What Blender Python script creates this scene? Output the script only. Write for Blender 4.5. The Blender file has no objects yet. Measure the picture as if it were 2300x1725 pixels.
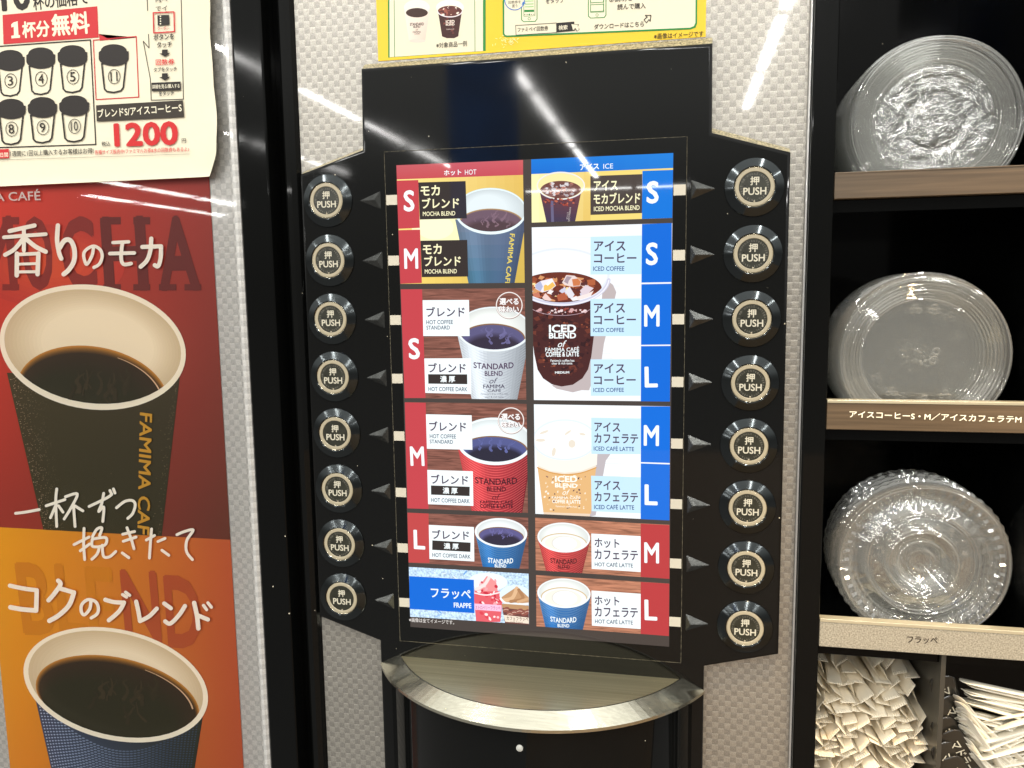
import bpy, bmesh, math, random
import numpy as np
from mathutils import Matrix, Vector

random.seed(7)
scene = bpy.context.scene
COL = scene.collection

# ------------------------------------------------------------------ camera
# All builder coordinates are millimetres: X right, Z up, Y into the machine;
# the menu screen's glass is the plane Y = 0 and its centre the origin.
F_PX = 1800.0
CAM = np.array([74.8344, -414.6360, 63.4707])
ROT = np.array([[0.97942269, 0.20131883, -0.01420993],
                [-0.01049235, 0.12110637, 0.99258408],
                [0.20154678, -0.97201027, 0.12072663]])
cam_data = bpy.data.cameras.new('camera')
cam = bpy.data.objects.new('camera', cam_data)
COL.objects.link(cam)
cam_data.sensor_width = 36.0
cam_data.lens = 36.0 * F_PX / 2300.0
cam_data.clip_start = 0.01
cam_data.clip_end = 100.0
mw = Matrix.Identity(4)
for i in range(3):
    for j in range(3):
        mw[j][i] = ROT[i][j]
for j in range(3):
    mw[j][3] = CAM[j] * 0.001
cam.matrix_world = mw
scene.camera = cam

# ------------------------------------------------------------------ world
world = bpy.data.worlds.new('World')
scene.world = world
world.use_nodes = True
wn, wl = world.node_tree.nodes, world.node_tree.links
wn.clear()
w_out = wn.new('ShaderNodeOutputWorld')
w_bg = wn.new('ShaderNodeBackground')
w_tc = wn.new('ShaderNodeTexCoord')
w_sep = wn.new('ShaderNodeSeparateXYZ')
w_map = wn.new('ShaderNodeMapRange')
w_ramp = wn.new('ShaderNodeValToRGB')
wl.new(w_tc.outputs['Generated'], w_sep.inputs[0])
w_map.inputs['From Min'].default_value = -1
w_map.inputs['From Max'].default_value = 1
wl.new(w_sep.outputs['Z'], w_map.inputs['Value'])
wl.new(w_map.outputs[0], w_ramp.inputs[0])
el = w_ramp.color_ramp.elements
el[0].position, el[0].color = 0.0, (0.30, 0.29, 0.27, 1)
el[1].position, el[1].color = 1.0, (1.35, 1.35, 1.30, 1)
for pos, c in ((0.42, (0.26, 0.25, 0.235, 1)), (0.505, (0.22, 0.215, 0.20, 1)), (0.56, (0.36, 0.36, 0.34, 1)), (0.62, (0.85, 0.85, 0.81, 1))):
    e = el.new(pos)
    e.color = c
w_bg.inputs['Strength'].default_value = 1.0
wl.new(w_ramp.outputs[0], w_bg.inputs[0])
wl.new(w_bg.outputs[0], w_out.inputs[0])

# ------------------------------------------------------------------ lamps: the shop's rows of ceiling tubes
TUBE_RADIANCE = 50.0
CEIL = 1.40


def tube(x, y, length, along_x=False, width=0.065, rad=TUBE_RADIANCE, col=(1.0, 0.985, 0.95)):
    d = bpy.data.lights.new('ceiling_tube', 'AREA')
    d.shape = 'RECTANGLE'
    d.size, d.size_y = (length, width) if along_x else (width, length)
    d.energy = math.pi * length * width * rad
    d.color = col
    o = bpy.data.objects.new('ceiling_tube', d)
    o.location = (x, y, CEIL)
    COL.objects.link(o)


for row_x, y_first, n in ((-0.935, -0.70, 8), (-2.43, -1.30, 7), (0.575, -0.55, 5), (-3.73, -5.3, 3), (2.05, -0.9, 4)):
    for k in range(n):
        tube(row_x, y_first - 0.5 - k * 1.16, 1.04, width=0.055, rad=TUBE_RADIANCE * 1.15)
for k in range(3):
    tube(-6.75, -8.4 - k * 1.2, 1.05, width=0.24)
    tube(-7.95, -10.0 - k * 1.2, 1.05, width=0.24)
for xc in (-1.70, -0.93, -0.14):
    tube(xc, -11.05, 0.72, along_x=True, width=0.16, rad=38)

# added warm spot: brightens the straws and warms the lower right
sp = bpy.data.lights.new('warm_fill_spot', 'SPOT')
sp.energy = 22.0
sp.color = (1.0, 0.70, 0.38)
sp.spot_size = math.radians(25)
sp.spot_blend = 0.9
sp.shadow_soft_size = 0.03
so = bpy.data.objects.new('warm_fill_spot', sp)
so.location = (0.24, -0.22, 0.55)
so.rotation_euler = (Vector((0.215, 0.01, -0.19)) - Vector(so.location)).to_track_quat('-Z', 'Y').to_euler()
COL.objects.link(so)

# ------------------------------------------------------------------ exposure
scene.view_settings.view_transform = 'Standard'
scene.view_settings.look = 'None'
scene.view_settings.exposure = 0.35
scene.view_settings.gamma = 1.0
scene.cycles.transparent_max_bounces = 48
scene.cycles.max_bounces = 10
scene.cycles.sample_clamp_indirect = 6.0
scene.cycles.use_denoising = True

# ------------------------------------------------------------------ helpers
MM = 0.001


def ray(px, py):
    return ROT.T @ np.array([(px - 1150.0) / F_PX, -(py - 862.5) / F_PX, -1.0])


def at(px, py, y=0.0):
    """point of the plane Y = y (mm) that the photograph shows at pixel px, py: used to read real sizes off the photograph"""
    d = ray(px, py)
    t = (y - CAM[1]) / d[1]
    p = CAM + t * d
    return float(p[0]), float(p[2])


def lin(c):
    out = []
    for v in c[:3]:
        v = v / 255.0
        out.append(v / 12.92 if v <= 0.04045 else ((v + 0.055) / 1.055) ** 2.4)
    return tuple(out)


def link_obj(name, me, parent=None, mats=()):
    o = bpy.data.objects.new(name, me)
    COL.objects.link(o)
    for m in mats:
        me.materials.append(m)
    if parent is not None:
        o.parent = parent
    return o


def tag(o, label, cat=None, group=None, kind=None):
    if label:
        o['label'] = label
    if cat:
        o['category'] = cat
    if group:
        o['group'] = group
    if kind:
        o['kind'] = kind
    return o


def empty(name, label, cat, loc=(0, 0, 0), group=None):
    o = bpy.data.objects.new(name, None)
    COL.objects.link(o)
    o.location = [v * MM for v in loc]
    o.empty_display_size = 0.02
    return tag(o, label, cat, group)


class MB:
    """collects faces in millimetres and links them as one mesh object"""

    def __init__(s):
        s.bm = bmesh.new()

    def face(s, pts, mi=0, smooth=False):
        vs = [s.bm.verts.new([c * MM for c in p]) for p in pts]
        f = s.bm.faces.new(vs)
        f.material_index = mi
        f.smooth = smooth
        return f

    def box(s, x0, x1, y0, y1, z0, z1, mi=0, bevel=0.0, seg=2):
        b = bmesh.new()
        bmesh.ops.create_cube(b, size=1.0)
        for v in b.verts:
            v.co = Vector(((x0 + x1) / 2 + v.co.x * (x1 - x0), (y0 + y1) / 2 + v.co.y * (y1 - y0),
                           (z0 + z1) / 2 + v.co.z * (z1 - z0))) * MM
        if bevel:
            bmesh.ops.bevel(b, geom=b.edges[:], offset=bevel * MM, segments=seg, affect='EDGES', profile=0.5)
        for f in b.faces:
            f.material_index = mi
            f.smooth = False
        me = bpy.data.meshes.new('tmp')
        b.to_mesh(me)
        b.free()
        s.bm.from_mesh(me)
        bpy.data.meshes.remove(me)

    def lathe(s, prof, n=64, c=(0, 0, 0), mi=0, wob=None, smooth=True, woby=None):
        """profile of (radius, y) revolved about the Y axis through c"""
        rings = []
        for (r, y) in prof:
            ring = []
            if r < 1e-6:
                ring = [s.bm.verts.new((c[0] * MM, (c[1] + y) * MM, c[2] * MM))]
            else:
                for k in range(n):
                    a = 2 * math.pi * k / n
                    rr = r + (wob(r, y, a, k) if wob else 0)
                    yy = y + (woby(r, y, a, k) if woby else 0)
                    ring.append(s.bm.verts.new(((c[0] + rr * math.cos(a)) * MM, (c[1] + yy) * MM, (c[2] + rr * math.sin(a)) * MM)))
            rings.append(ring)
        for A, B in zip(rings, rings[1:]):
            for k in range(n):
                k2 = (k + 1) % n
                if len(A) == 1 and len(B) == 1:
                    continue
                if len(A) == 1:
                    vs = [A[0], B[k2], B[k]]
                elif len(B) == 1:
                    vs = [A[k], A[k2], B[0]]
                else:
                    vs = [A[k], A[k2], B[k2], B[k]]
                f = s.bm.faces.new(vs)
                f.material_index = mi
                f.smooth = smooth

    def prism(s, front, back, mi=0, side_mi=None, cap_back=False):
        """front and back outlines (x, y, z) joined by side faces"""
        n = len(front)
        F = [s.bm.verts.new([c * MM for c in p]) for p in front]
        Bk = [s.bm.verts.new([c * MM for c in p]) for p in back]
        f = s.bm.faces.new(F)
        f.material_index = mi
        if cap_back:
            s.bm.faces.new(list(reversed(Bk))).material_index = mi
        for k in range(n):
            k2 = (k + 1) % n
            g = s.bm.faces.new([F[k], Bk[k], Bk[k2], F[k2]])
            g.material_index = side_mi(k) if side_mi else mi
        return F

    def build(s, name, mats, parent=None, recalc=True, sharp=0):
        if recalc:
            bmesh.ops.recalc_face_normals(s.bm, faces=s.bm.faces[:])
        me = bpy.data.meshes.new(name)
        s.bm.to_mesh(me)
        s.bm.free()
        if sharp:
            me.set_sharp_from_angle(angle=math.radians(sharp))
        return link_obj(name, me, parent, mats if isinstance(mats, (list, tuple)) else [mats])


# ------------------------------------------------------------------ materials
def new_mat(name):
    m = bpy.data.materials.new(name)
    m.use_nodes = True
    nt = m.node_tree
    return m, nt.nodes, nt.links, nt.nodes['Principled BSDF']


def simple(name, col, rough=0.5, metal=0.0, spec=0.5, coat=0.0, noise=0.0, nscale=60.0, bump=0.0, bscale=400.0):
    m, n, l, b = new_mat(name)
    b.inputs['Base Color'].default_value = (*col, 1)
    b.inputs['Roughness'].default_value = rough
    b.inputs['Metallic'].default_value = metal
    b.inputs['Specular IOR Level'].default_value = spec
    b.inputs['Coat Weight'].default_value = coat
    b.inputs['Coat Roughness'].default_value = 0.04
    if noise or bump:
        tc = n.new('ShaderNodeTexCoord')
    if noise:
        t = n.new('ShaderNodeTexNoise')
        t.inputs['Scale'].default_value = nscale
        t.inputs['Detail'].default_value = 6
        l.new(tc.outputs['Object'], t.inputs['Vector'])
        r = n.new('ShaderNodeValToRGB')
        r.color_ramp.elements[0].position = 0.3
        r.color_ramp.elements[1].position = 0.7
        r.color_ramp.elements[0].color = (*[c * (1 - noise) for c in col], 1)
        r.color_ramp.elements[1].color = (*[min(1, c * (1 + noise)) for c in col], 1)
        l.new(t.outputs['Fac'], r.inputs[0])
        l.new(r.outputs[0], b.inputs['Base Color'])
        mr = n.new('ShaderNodeMapRange')
        mr.inputs['To Min'].default_value = max(0, rough - 0.06)
        mr.inputs['To Max'].default_value = rough + 0.1
        l.new(t.outputs['Fac'], mr.inputs['Value'])
        l.new(mr.outputs[0], b.inputs['Roughness'])
    if bump:
        t2 = n.new('ShaderNodeTexNoise')
        t2.inputs['Scale'].default_value = bscale
        t2.inputs['Detail'].default_value = 3
        l.new(tc.outputs['Object'], t2.inputs['Vector'])
        bp = n.new('ShaderNodeBump')
        bp.inputs['Strength'].default_value = 1.0
        bp.inputs['Distance'].default_value = bump
        l.new(t2.outputs['Fac'], bp.inputs['Height'])
        l.new(bp.outputs[0], b.inputs['Normal'])
    return m


def dusty_black(name, rough=0.035, base=0.004, dust=1.0, cell=150.0, size=0.05, share=0.4, wav=0.00012, spec=0.5):
    """glossy black plastic or glass with sparse specks of dust, faint smears and a slightly uneven surface"""
    m, n, l, b = new_mat(name)
    b.inputs['Specular IOR Level'].default_value = spec
    tc = n.new('ShaderNodeTexCoord')
    v = n.new('ShaderNodeTexVoronoi')
    v.inputs['Scale'].default_value = cell
    v.inputs['Randomness'].default_value = 1.0
    l.new(tc.outputs['Object'], v.inputs['Vector'])
    sep = n.new('ShaderNodeSeparateColor')
    l.new(v.outputs['Color'], sep.inputs[0])
    # speck radius varies cell by cell, most cells stay clean
    rad = n.new('ShaderNodeMapRange')
    rad.inputs['From Min'].default_value = share
    rad.inputs['From Max'].default_value = 1.0
    rad.inputs['To Min'].default_value = 0.0
    rad.inputs['To Max'].default_value = size
    l.new(sep.outputs[0], rad.inputs['Value'])
    lt = n.new('ShaderNodeMath')
    lt.operation = 'LESS_THAN'
    l.new(v.outputs['Distance'], lt.inputs[0])
    l.new(rad.outputs[0], lt.inputs[1])
    nz = n.new('ShaderNodeTexNoise')
    nz.inputs['Scale'].default_value = 14
    nz.inputs['Detail'].default_value = 7
    l.new(tc.outputs['Object'], nz.inputs['Vector'])
    sm = n.new('ShaderNodeMapRange')
    sm.inputs['From Min'].default_value = 0.35
    sm.inputs['From Max'].default_value = 0.75
    sm.inputs['To Min'].default_value = rough * 0.7
    sm.inputs['To Max'].default_value = rough * 1.7
    l.new(nz.outputs['Fac'], sm.inputs['Value'])
    mix = n.new('ShaderNodeMix')
    mix.data_type = 'RGBA'
    mix.inputs['A'].default_value = (base, base * 1.05, base, 1)
    mix.inputs['B'].default_value = (0.62 * dust, 0.56 * dust, 0.42 * dust, 1)
    l.new(lt.outputs[0], mix.inputs['Factor'])
    l.new(mix.outputs['Result'], b.inputs['Base Color'])
    rm = n.new('ShaderNodeMix')
    l.new(lt.outputs[0], rm.inputs['Factor'])
    l.new(sm.outputs[0], rm.inputs['A'])
    rm.inputs['B'].default_value = 0.8
    l.new(rm.outputs['Result'], b.inputs['Roughness'])
    if wav:
        nw = n.new('ShaderNodeTexNoise')
        nw.inputs['Scale'].default_value = 9
        nw.inputs['Detail'].default_value = 1
        l.new(tc.outputs['Object'], nw.inputs['Vector'])
        fine = n.new('ShaderNodeTexNoise')
        fine.inputs['Scale'].default_value = 1500
        l.new(tc.outputs['Object'], fine.inputs['Vector'])
        add = n.new('ShaderNodeMath')
        add.operation = 'MULTIPLY_ADD'
        add.inputs[1].default_value = 0.012
        l.new(fine.outputs['Fac'], add.inputs[0])
        l.new(nw.outputs['Fac'], add.inputs[2])
        bp = n.new('ShaderNodeBump')
        bp.inputs['Distance'].default_value = wav
        l.new(add.outputs[0], bp.inputs['Height'])
        l.new(bp.outputs[0], b.inputs['Normal'])
    return m


def checker_mat(name, sq=3.18, c1=(0.40, 0.374, 0.325), c2=(0.31, 0.291, 0.256), metal=0.72, shift=(0, 0)):
    """embossed chequer laminate: alternate squares stand a little proud, with a fine sparkle"""
    m, n, l, b = new_mat(name)
    tc = n.new('ShaderNodeTexCoord')
    mp = n.new('ShaderNodeMapping')
    mp.inputs['Location'].default_value = (shift[0], 0.25, shift[1])
    mp.inputs['Scale'].default_value = (1000 / sq, 0.0, 1000 / sq)
    l.new(tc.outputs['Object'], mp.inputs['Vector'])
    ck = n.new('ShaderNodeTexChecker')
    ck.inputs['Scale'].default_value = 1.0
    ck.inputs['Color1'].default_value = (*c1, 1)
    ck.inputs['Color2'].default_value = (*c2, 1)
    l.new(mp.outputs[0], ck.inputs['Vector'])
    nz = n.new('ShaderNodeTexNoise')
    nz.inputs['Scale'].default_value = 2600
    nz.inputs['Detail'].default_value = 2
    l.new(tc.outputs['Object'], nz.inputs['Vector'])
    hs = n.new('ShaderNodeMix')
    hs.data_type = 'RGBA'
    hs.blend_type = 'OVERLAY'
    hs.inputs['Factor'].default_value = 0.55
    l.new(ck.outputs['Color'], hs.inputs['A'])
    l.new(nz.outputs['Fac'], hs.inputs['B'])
    l.new(hs.outputs['Result'], b.inputs['Base Color'])
    b.inputs['Metallic'].default_value = metal
    b.inputs['Roughness'].default_value = 0.42
    b.inputs['Coat Weight'].default_value = 0.7
    b.inputs['Coat Roughness'].default_value = 0.035
    # each square slopes a little, its upper edge proud of the one above
    sp = n.new('ShaderNodeSeparateXYZ')
    l.new(mp.outputs[0], sp.inputs[0])
    fr = n.new('ShaderNodeMath')
    fr.operation = 'FRACT'
    l.new(sp.outputs['Z'], fr.inputs[0])
    pw = n.new('ShaderNodeMath')
    pw.operation = 'POWER'
    pw.inputs[1].default_value = 7.0
    l.new(fr.outputs[0], pw.inputs[0])
    ad = n.new('ShaderNodeMath')
    ad.operation = 'MULTIPLY_ADD'
    ad.inputs[1].default_value = -0.6
    l.new(pw.outputs[0], ad.inputs[0])
    l.new(ck.outputs['Fac'], ad.inputs[2])
    bp = n.new('ShaderNodeBump')
    bp.inputs['Strength'].default_value = 1.0
    bp.inputs['Distance'].default_value = 0.00012
    l.new(ad.outputs[0], bp.inputs['Height'])
    l.new(bp.outputs[0], b.inputs['Normal'])
    return m


def art_mat(name, emit=False, rough=0.45, spec=0.35, crease=0.0):
    """print or screen image: flat artwork colour from the mesh, alpha picks a printed texture (1 wood, 0.5 mottle)"""
    m, n, l, b = new_mat(name)
    at_ = n.new('ShaderNodeAttribute')
    at_.attribute_name = 'Col'
    tc = n.new('ShaderNodeTexCoord')
    mp = n.new('ShaderNodeMapping')
    mp.inputs['Scale'].default_value = (70, 1, 900)
    l.new(tc.outputs['Object'], mp.inputs['Vector'])
    wd = n.new('ShaderNodeTexNoise')
    wd.inputs['Scale'].default_value = 1.0
    wd.inputs['Detail'].default_value = 5
    wd.inputs['Distortion'].default_value = 0.8
    l.new(mp.outputs[0], wd.inputs['Vector'])
    mo = n.new('ShaderNodeTexNoise')
    mo.inputs['Scale'].default_value = 900
    mo.inputs['Detail'].default_value = 4
    l.new(tc.outputs['Object'], mo.inputs['Vector'])
    w1 = n.new('ShaderNodeMapRange')
    w1.inputs['From Min'].default_value = 0.25
    w1.inputs['From Max'].default_value = 0.75
    w1.inputs['To Min'].default_value = 0.45
    w1.inputs['To Max'].default_value = 1.65
    l.new(wd.outputs['Fac'], w1.inputs['Value'])
    w2 = n.new('ShaderNodeMapRange')
    w2.inputs['From Min'].default_value = 0.3
    w2.inputs['From Max'].default_value = 0.7
    w2.inputs['To Min'].default_value = 0.6
    w2.inputs['To Max'].default_value = 1.4
    l.new(mo.outputs['Fac'], w2.inputs['Value'])
    g1 = n.new('ShaderNodeMath')
    g1.operation = 'GREATER_THAN'
    g1.inputs[1].default_value = 0.75
    l.new(at_.outputs['Alpha'], g1.inputs[0])
    g2 = n.new('ShaderNodeMath')
    g2.operation = 'COMPARE'
    g2.inputs[1].default_value = 0.5
    g2.inputs[2].default_value = 0.1
    l.new(at_.outputs['Alpha'], g2.inputs[0])
    f1 = n.new('ShaderNodeMix')
    f1.inputs['A'].default_value = 1.0
    l.new(g1.outputs[0], f1.inputs['Factor'])
    l.new(w1.outputs[0], f1.inputs['B'])
    f2 = n.new('ShaderNodeMix')
    l.new(g2.outputs[0], f2.inputs['Factor'])
    l.new(f1.outputs['Result'], f2.inputs['A'])
    l.new(w2.outputs[0], f2.inputs['B'])
    mul = n.new('ShaderNodeVectorMath')
    mul.operation = 'SCALE'
    l.new(at_.outputs['Color'], mul.inputs[0])
    l.new(f2.outputs['Result'], mul.inputs['Scale'])
    if emit:
        b.inputs['Base Color'].default_value = (0.004, 0.004, 0.004, 1)
        b.inputs['Roughness'].default_value = 0.025
        b.inputs['Specular IOR Level'].default_value = 0.35
        l.new(mul.outputs[0], b.inputs['Emission Color'])
        b.inputs['Emission Strength'].default_value = 0.90
    else:
        l.new(mul.outputs[0], b.inputs['Base Color'])
        b.inputs['Roughness'].default_value = rough
        b.inputs['Specular IOR Level'].default_value = spec
    if crease:
        cn = n.new('ShaderNodeTexNoise')
        cn.inputs['Scale'].default_value = 26
        cn.inputs['Detail'].default_value = 5
        l.new(tc.outputs['Object'], cn.inputs['Vector'])
        cb = n.new('ShaderNodeBump')
        cb.inputs['Distance'].default_value = crease
        l.new(cn.outputs['Fac'], cb.inputs['Height'])
        l.new(cb.outputs[0], b.inputs['Normal'])
    return m


M_FASCIA = dusty_black('fascia_black_gloss', rough=0.045, spec=0.26)
M_GLASS = dusty_black('screen_glass_black', rough=0.035, base=0.004, spec=0.3, cell=120, share=0.7, wav=0.00006)
M_POST = dusty_black('frame_black_gloss', rough=0.05, spec=0.14, base=0.003, cell=110, share=0.55)
M_RACK = dusty_black('rack_black_gloss', rough=0.08, spec=0.12, base=0.002, dust=0.3, cell=90, share=0.9, wav=0)
M_COLUMN = dusty_black('spout_black_gloss', rough=0.03, base=0.004, spec=0.17, cell=130, share=0.7, wav=0.00005)
M_LEDGE = simple('dusty_gold_ledge', (0.42, 0.36, 0.22), 0.35, 0.5, noise=0.7, nscale=900, bump=0.0004, bscale=1500)
M_SILVER = checker_mat('silver_chequer_laminate')
M_SILVER_L = checker_mat('silver_chequer_laminate_left', c1=(0.58, 0.565, 0.53), c2=(0.47, 0.46, 0.435), metal=0.25, shift=(0.3, 0.4))
M_TRIM = simple('pale_silver_trim', (0.62, 0.61, 0.58), 0.3, 0.5, coat=0.5)
M_DUSTLINE = simple('dust_in_the_joint', (0.09, 0.078, 0.05), 0.9, noise=0.95, nscale=420)
M_SCREEN = art_mat('lit_screen_image', emit=True)
M_PRINT = art_mat('printed_paper', rough=0.5)
M_SHEET = art_mat('creased_paper_sheet', rough=0.7, crease=0.0009)
M_MARK = simple('cream_marker', (0.58, 0.53, 0.42), 0.4)
M_RING = simple('cream_ring_plastic', (0.40, 0.345, 0.235), 0.35, coat=0.3)
M_CAP = simple('olive_black_cap', (0.022, 0.022, 0.014), 0.28, noise=0.3, nscale=300)
M_WHITEINK = simple('cream_lettering', (0.58, 0.54, 0.42), 0.5)
M_FAINTINK = simple('faint_grey_lettering', (0.16, 0.15, 0.12), 0.5)
M_DARKINK = simple('dark_lettering', (0.03, 0.02, 0.015), 0.5)
M_ARROW = simple('moulded_black_arrow', (0.08, 0.082, 0.078), 0.22, 0.85, noise=0.2, nscale=300)


def bezel_mat():
    m, n, l, b = new_mat('turned_black_metal')
    b.inputs['Base Color'].default_value = (0.052, 0.058, 0.06, 1)
    b.inputs['Metallic'].default_value = 1.0
    b.inputs['Roughness'].default_value = 0.16
    b.inputs['Anisotropic'].default_value = 0.9
    b.inputs['Anisotropic Rotation'].default_value = 0.25
    tg = n.new('ShaderNodeTangent')
    tg.direction_type = 'RADIAL'
    tg.axis = 'Y'
    l.new(tg.outputs[0], b.inputs['Tangent'])
    return m


M_BEZEL = bezel_mat()
M_CHROME = simple('thin_bright_rim', (0.62, 0.57, 0.44), 0.15, 1.0)


def steel_mat(name, dark, light, r0, r1, metal=1.0, sx=22):
    m, n, l, b = new_mat(name)
    tc = n.new('ShaderNodeTexCoord')
    mp = n.new('ShaderNodeMapping')
    mp.inputs['Scale'].default_value = (sx, 900, 900)
    l.new(tc.outputs['Object'], mp.inputs['Vector'])
    nz = n.new('ShaderNodeTexNoise')
    nz.inputs['Scale'].default_value = 1.0
    nz.inputs['Detail'].default_value = 5
    l.new(mp.outputs[0], nz.inputs['Vector'])
    cr = n.new('ShaderNodeValToRGB')
    cr.color_ramp.elements[0].position = 0.3
    cr.color_ramp.elements[1].position = 0.72
    cr.color_ramp.elements[0].color = (*dark, 1)
    cr.color_ramp.elements[1].color = (*light, 1)
    l.new(nz.outputs['Fac'], cr.inputs[0])
    v = n.new('ShaderNodeTexVoronoi')
    v.inputs['Scale'].default_value = 260
    l.new(tc.outputs['Object'], v.inputs['Vector'])
    lt = n.new('ShaderNodeMath')
    lt.operation = 'LESS_THAN'
    lt.inputs[1].default_value = 0.07
    l.new(v.outputs['Distance'], lt.inputs[0])
    mx = n.new('ShaderNodeMix')
    mx.data_type = 'RGBA'
    l.new(lt.outputs[0], mx.inputs['Factor'])
    l.new(cr.outputs[0], mx.inputs['A'])
    mx.inputs['B'].default_value = (0.85, 0.75, 0.45, 1)
    l.new(mx.outputs['Result'], b.inputs['Base Color'])
    b.inputs['Metallic'].default_value = metal
    mr = n.new('ShaderNodeMapRange')
    mr.inputs['To Min'].default_value = r0
    mr.inputs['To Max'].default_value = r1
    l.new(nz.outputs['Fac'], mr.inputs['Value'])
    l.new(mr.outputs[0], b.inputs['Roughness'])
    bp = n.new('ShaderNodeBump')
    bp.inputs['Distance'].default_value = 0.000015
    l.new(nz.outputs['Fac'], bp.inputs['Height'])
    l.new(bp.outputs[0], b.inputs['Normal'])
    return m


M_STEEL = steel_mat('scratched_steel', (0.50, 0.48, 0.385), (0.60, 0.575, 0.47), 0.14, 0.26, 1.0, 60)
M_PLATE = steel_mat('brushed_steel_plate', (0.56, 0.495, 0.29), (0.72, 0.65, 0.42), 0.24, 0.38, 0.85, 9)


def wood_mat(name, c1, c2, rough=0.4):
    m, n, l, b = new_mat(name)
    tc = n.new('ShaderNodeTexCoord')
    mp = n.new('ShaderNodeMapping')
    mp.inputs['Scale'].default_value = (14, 300, 420)
    l.new(tc.outputs['Object'], mp.inputs['Vector'])
    nz = n.new('ShaderNodeTexNoise')
    nz.inputs['Scale'].default_value = 1.0
    nz.inputs['Detail'].default_value = 6
    nz.inputs['Distortion'].default_value = 0.4
    l.new(mp.outputs[0], nz.inputs['Vector'])
    cr = n.new('ShaderNodeValToRGB')
    cr.color_ramp.elements[0].position = 0.3
    cr.color_ramp.elements[1].position = 0.7
    cr.color_ramp.elements[0].color = (*c1, 1)
    cr.color_ramp.elements[1].color = (*c2, 1)
    l.new(nz.outputs['Fac'], cr.inputs[0])
    l.new(cr.outputs[0], b.inputs['Base Color'])
    b.inputs['Roughness'].default_value = rough
    return m


M_WOOD = wood_mat('brown_wood_grain', (0.065, 0.044, 0.024), (0.13, 0.088, 0.05))
M_COUNTER = wood_mat('warm_counter_wood', (0.15, 0.082, 0.03), (0.22, 0.128, 0.05), 0.5)
M_SPARKLE = simple('champagne_sparkle', (0.40, 0.365, 0.285), 0.38, 0.3, noise=0.45, nscale=1300, coat=0.2)
M_EDGE = simple('gold_shelf_edge', (0.58, 0.53, 0.38), 0.25, 0.5)


def thin_plastic(name, haze=0.055, refl=0.11, bump=0.00012, bscale=160, rough=0.03):
    """a single sheet of clear plastic: mostly lets light straight through, mirrors a little more at grazing angles"""
    m = bpy.data.materials.new(name)
    m.use_nodes = True
    n, l = m.node_tree.nodes, m.node_tree.links
    n.clear()
    out = n.new('ShaderNodeOutputMaterial')
    tr = n.new('ShaderNodeBsdfTransparent')
    tr.inputs[0].default_value = (0.97, 0.975, 0.965, 1)
    gl = n.new('ShaderNodeBsdfGlossy')
    gl.inputs['Roughness'].default_value = rough
    df = n.new('ShaderNodeBsdfTranslucent')
    df.inputs[0].default_value = (0.85, 0.85, 0.82, 1)
    d2 = n.new('ShaderNodeBsdfDiffuse')
    d2.inputs[0].default_value = (0.85, 0.85, 0.82, 1)
    hz = n.new('ShaderNodeMixShader')
    hz.inputs[0].default_value = 0.6
    l.new(df.outputs[0], hz.inputs[1])
    l.new(d2.outputs[0], hz.inputs[2])
    m1 = n.new('ShaderNodeMixShader')
    # more milky where the sheet is seen edge-on and the way through it is long
    lh = n.new('ShaderNodeLayerWeight')
    lh.inputs['Blend'].default_value = 0.5
    ph_ = n.new('ShaderNodeMath')
    ph_.operation = 'POWER'
    ph_.inputs[1].default_value = 2.2
    l.new(lh.outputs['Facing'], ph_.inputs[0])
    hm = n.new('ShaderNodeMath')
    hm.operation = 'MULTIPLY_ADD'
    hm.inputs[1].default_value = 0.55
    hm.inputs[2].default_value = haze
    l.new(ph_.outputs[0], hm.inputs[0])
    l.new(hm.outputs[0], m1.inputs[0])
    l.new(tr.outputs[0], m1.inputs[1])
    l.new(hz.outputs[0], m1.inputs[2])
    lw = n.new('ShaderNodeLayerWeight')
    lw.inputs['Blend'].default_value = 0.5
    pw = n.new('ShaderNodeMath')
    pw.operation = 'POWER'
    pw.inputs[1].default_value = 2.6
    l.new(lw.outputs['Facing'], pw.inputs[0])
    tc = n.new('ShaderNodeTexCoord')
    nz = n.new('ShaderNodeTexNoise')
    nz.inputs['Scale'].default_value = bscale
    nz.inputs['Detail'].default_value = 4
    nz.inputs['Distortion'].default_value = 1.2
    l.new(tc.outputs['Object'], nz.inputs['Vector'])
    bp = n.new('ShaderNodeBump')
    bp.inputs['Distance'].default_value = bump
    l.new(nz.outputs['Fac'], bp.inputs['Height'])
    l.new(bp.outputs[0], gl.inputs['Normal'])
    l.new(bp.outputs[0], lw.inputs['Normal'])
    sc = n.new('ShaderNodeMath')
    sc.operation = 'MULTIPLY_ADD'
    sc.inputs[1].default_value = 0.75
    sc.inputs[2].default_value = refl
    l.new(pw.outputs[0], sc.inputs[0])
    m2 = n.new('ShaderNodeMixShader')
    l.new(sc.outputs[0], m2.inputs[0])
    l.new(m1.outputs[0], m2.inputs[1])
    l.new(gl.outputs[0], m2.inputs[2])
    l.new(m2.outputs[0], out.inputs[0])
    return m


M_LID = thin_plastic('clear_lid_plastic')
M_LID_CRUMPLED = thin_plastic('crumpled_lid_plastic', haze=0.025, bump=0.0022, bscale=95, rough=0.02)


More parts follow.
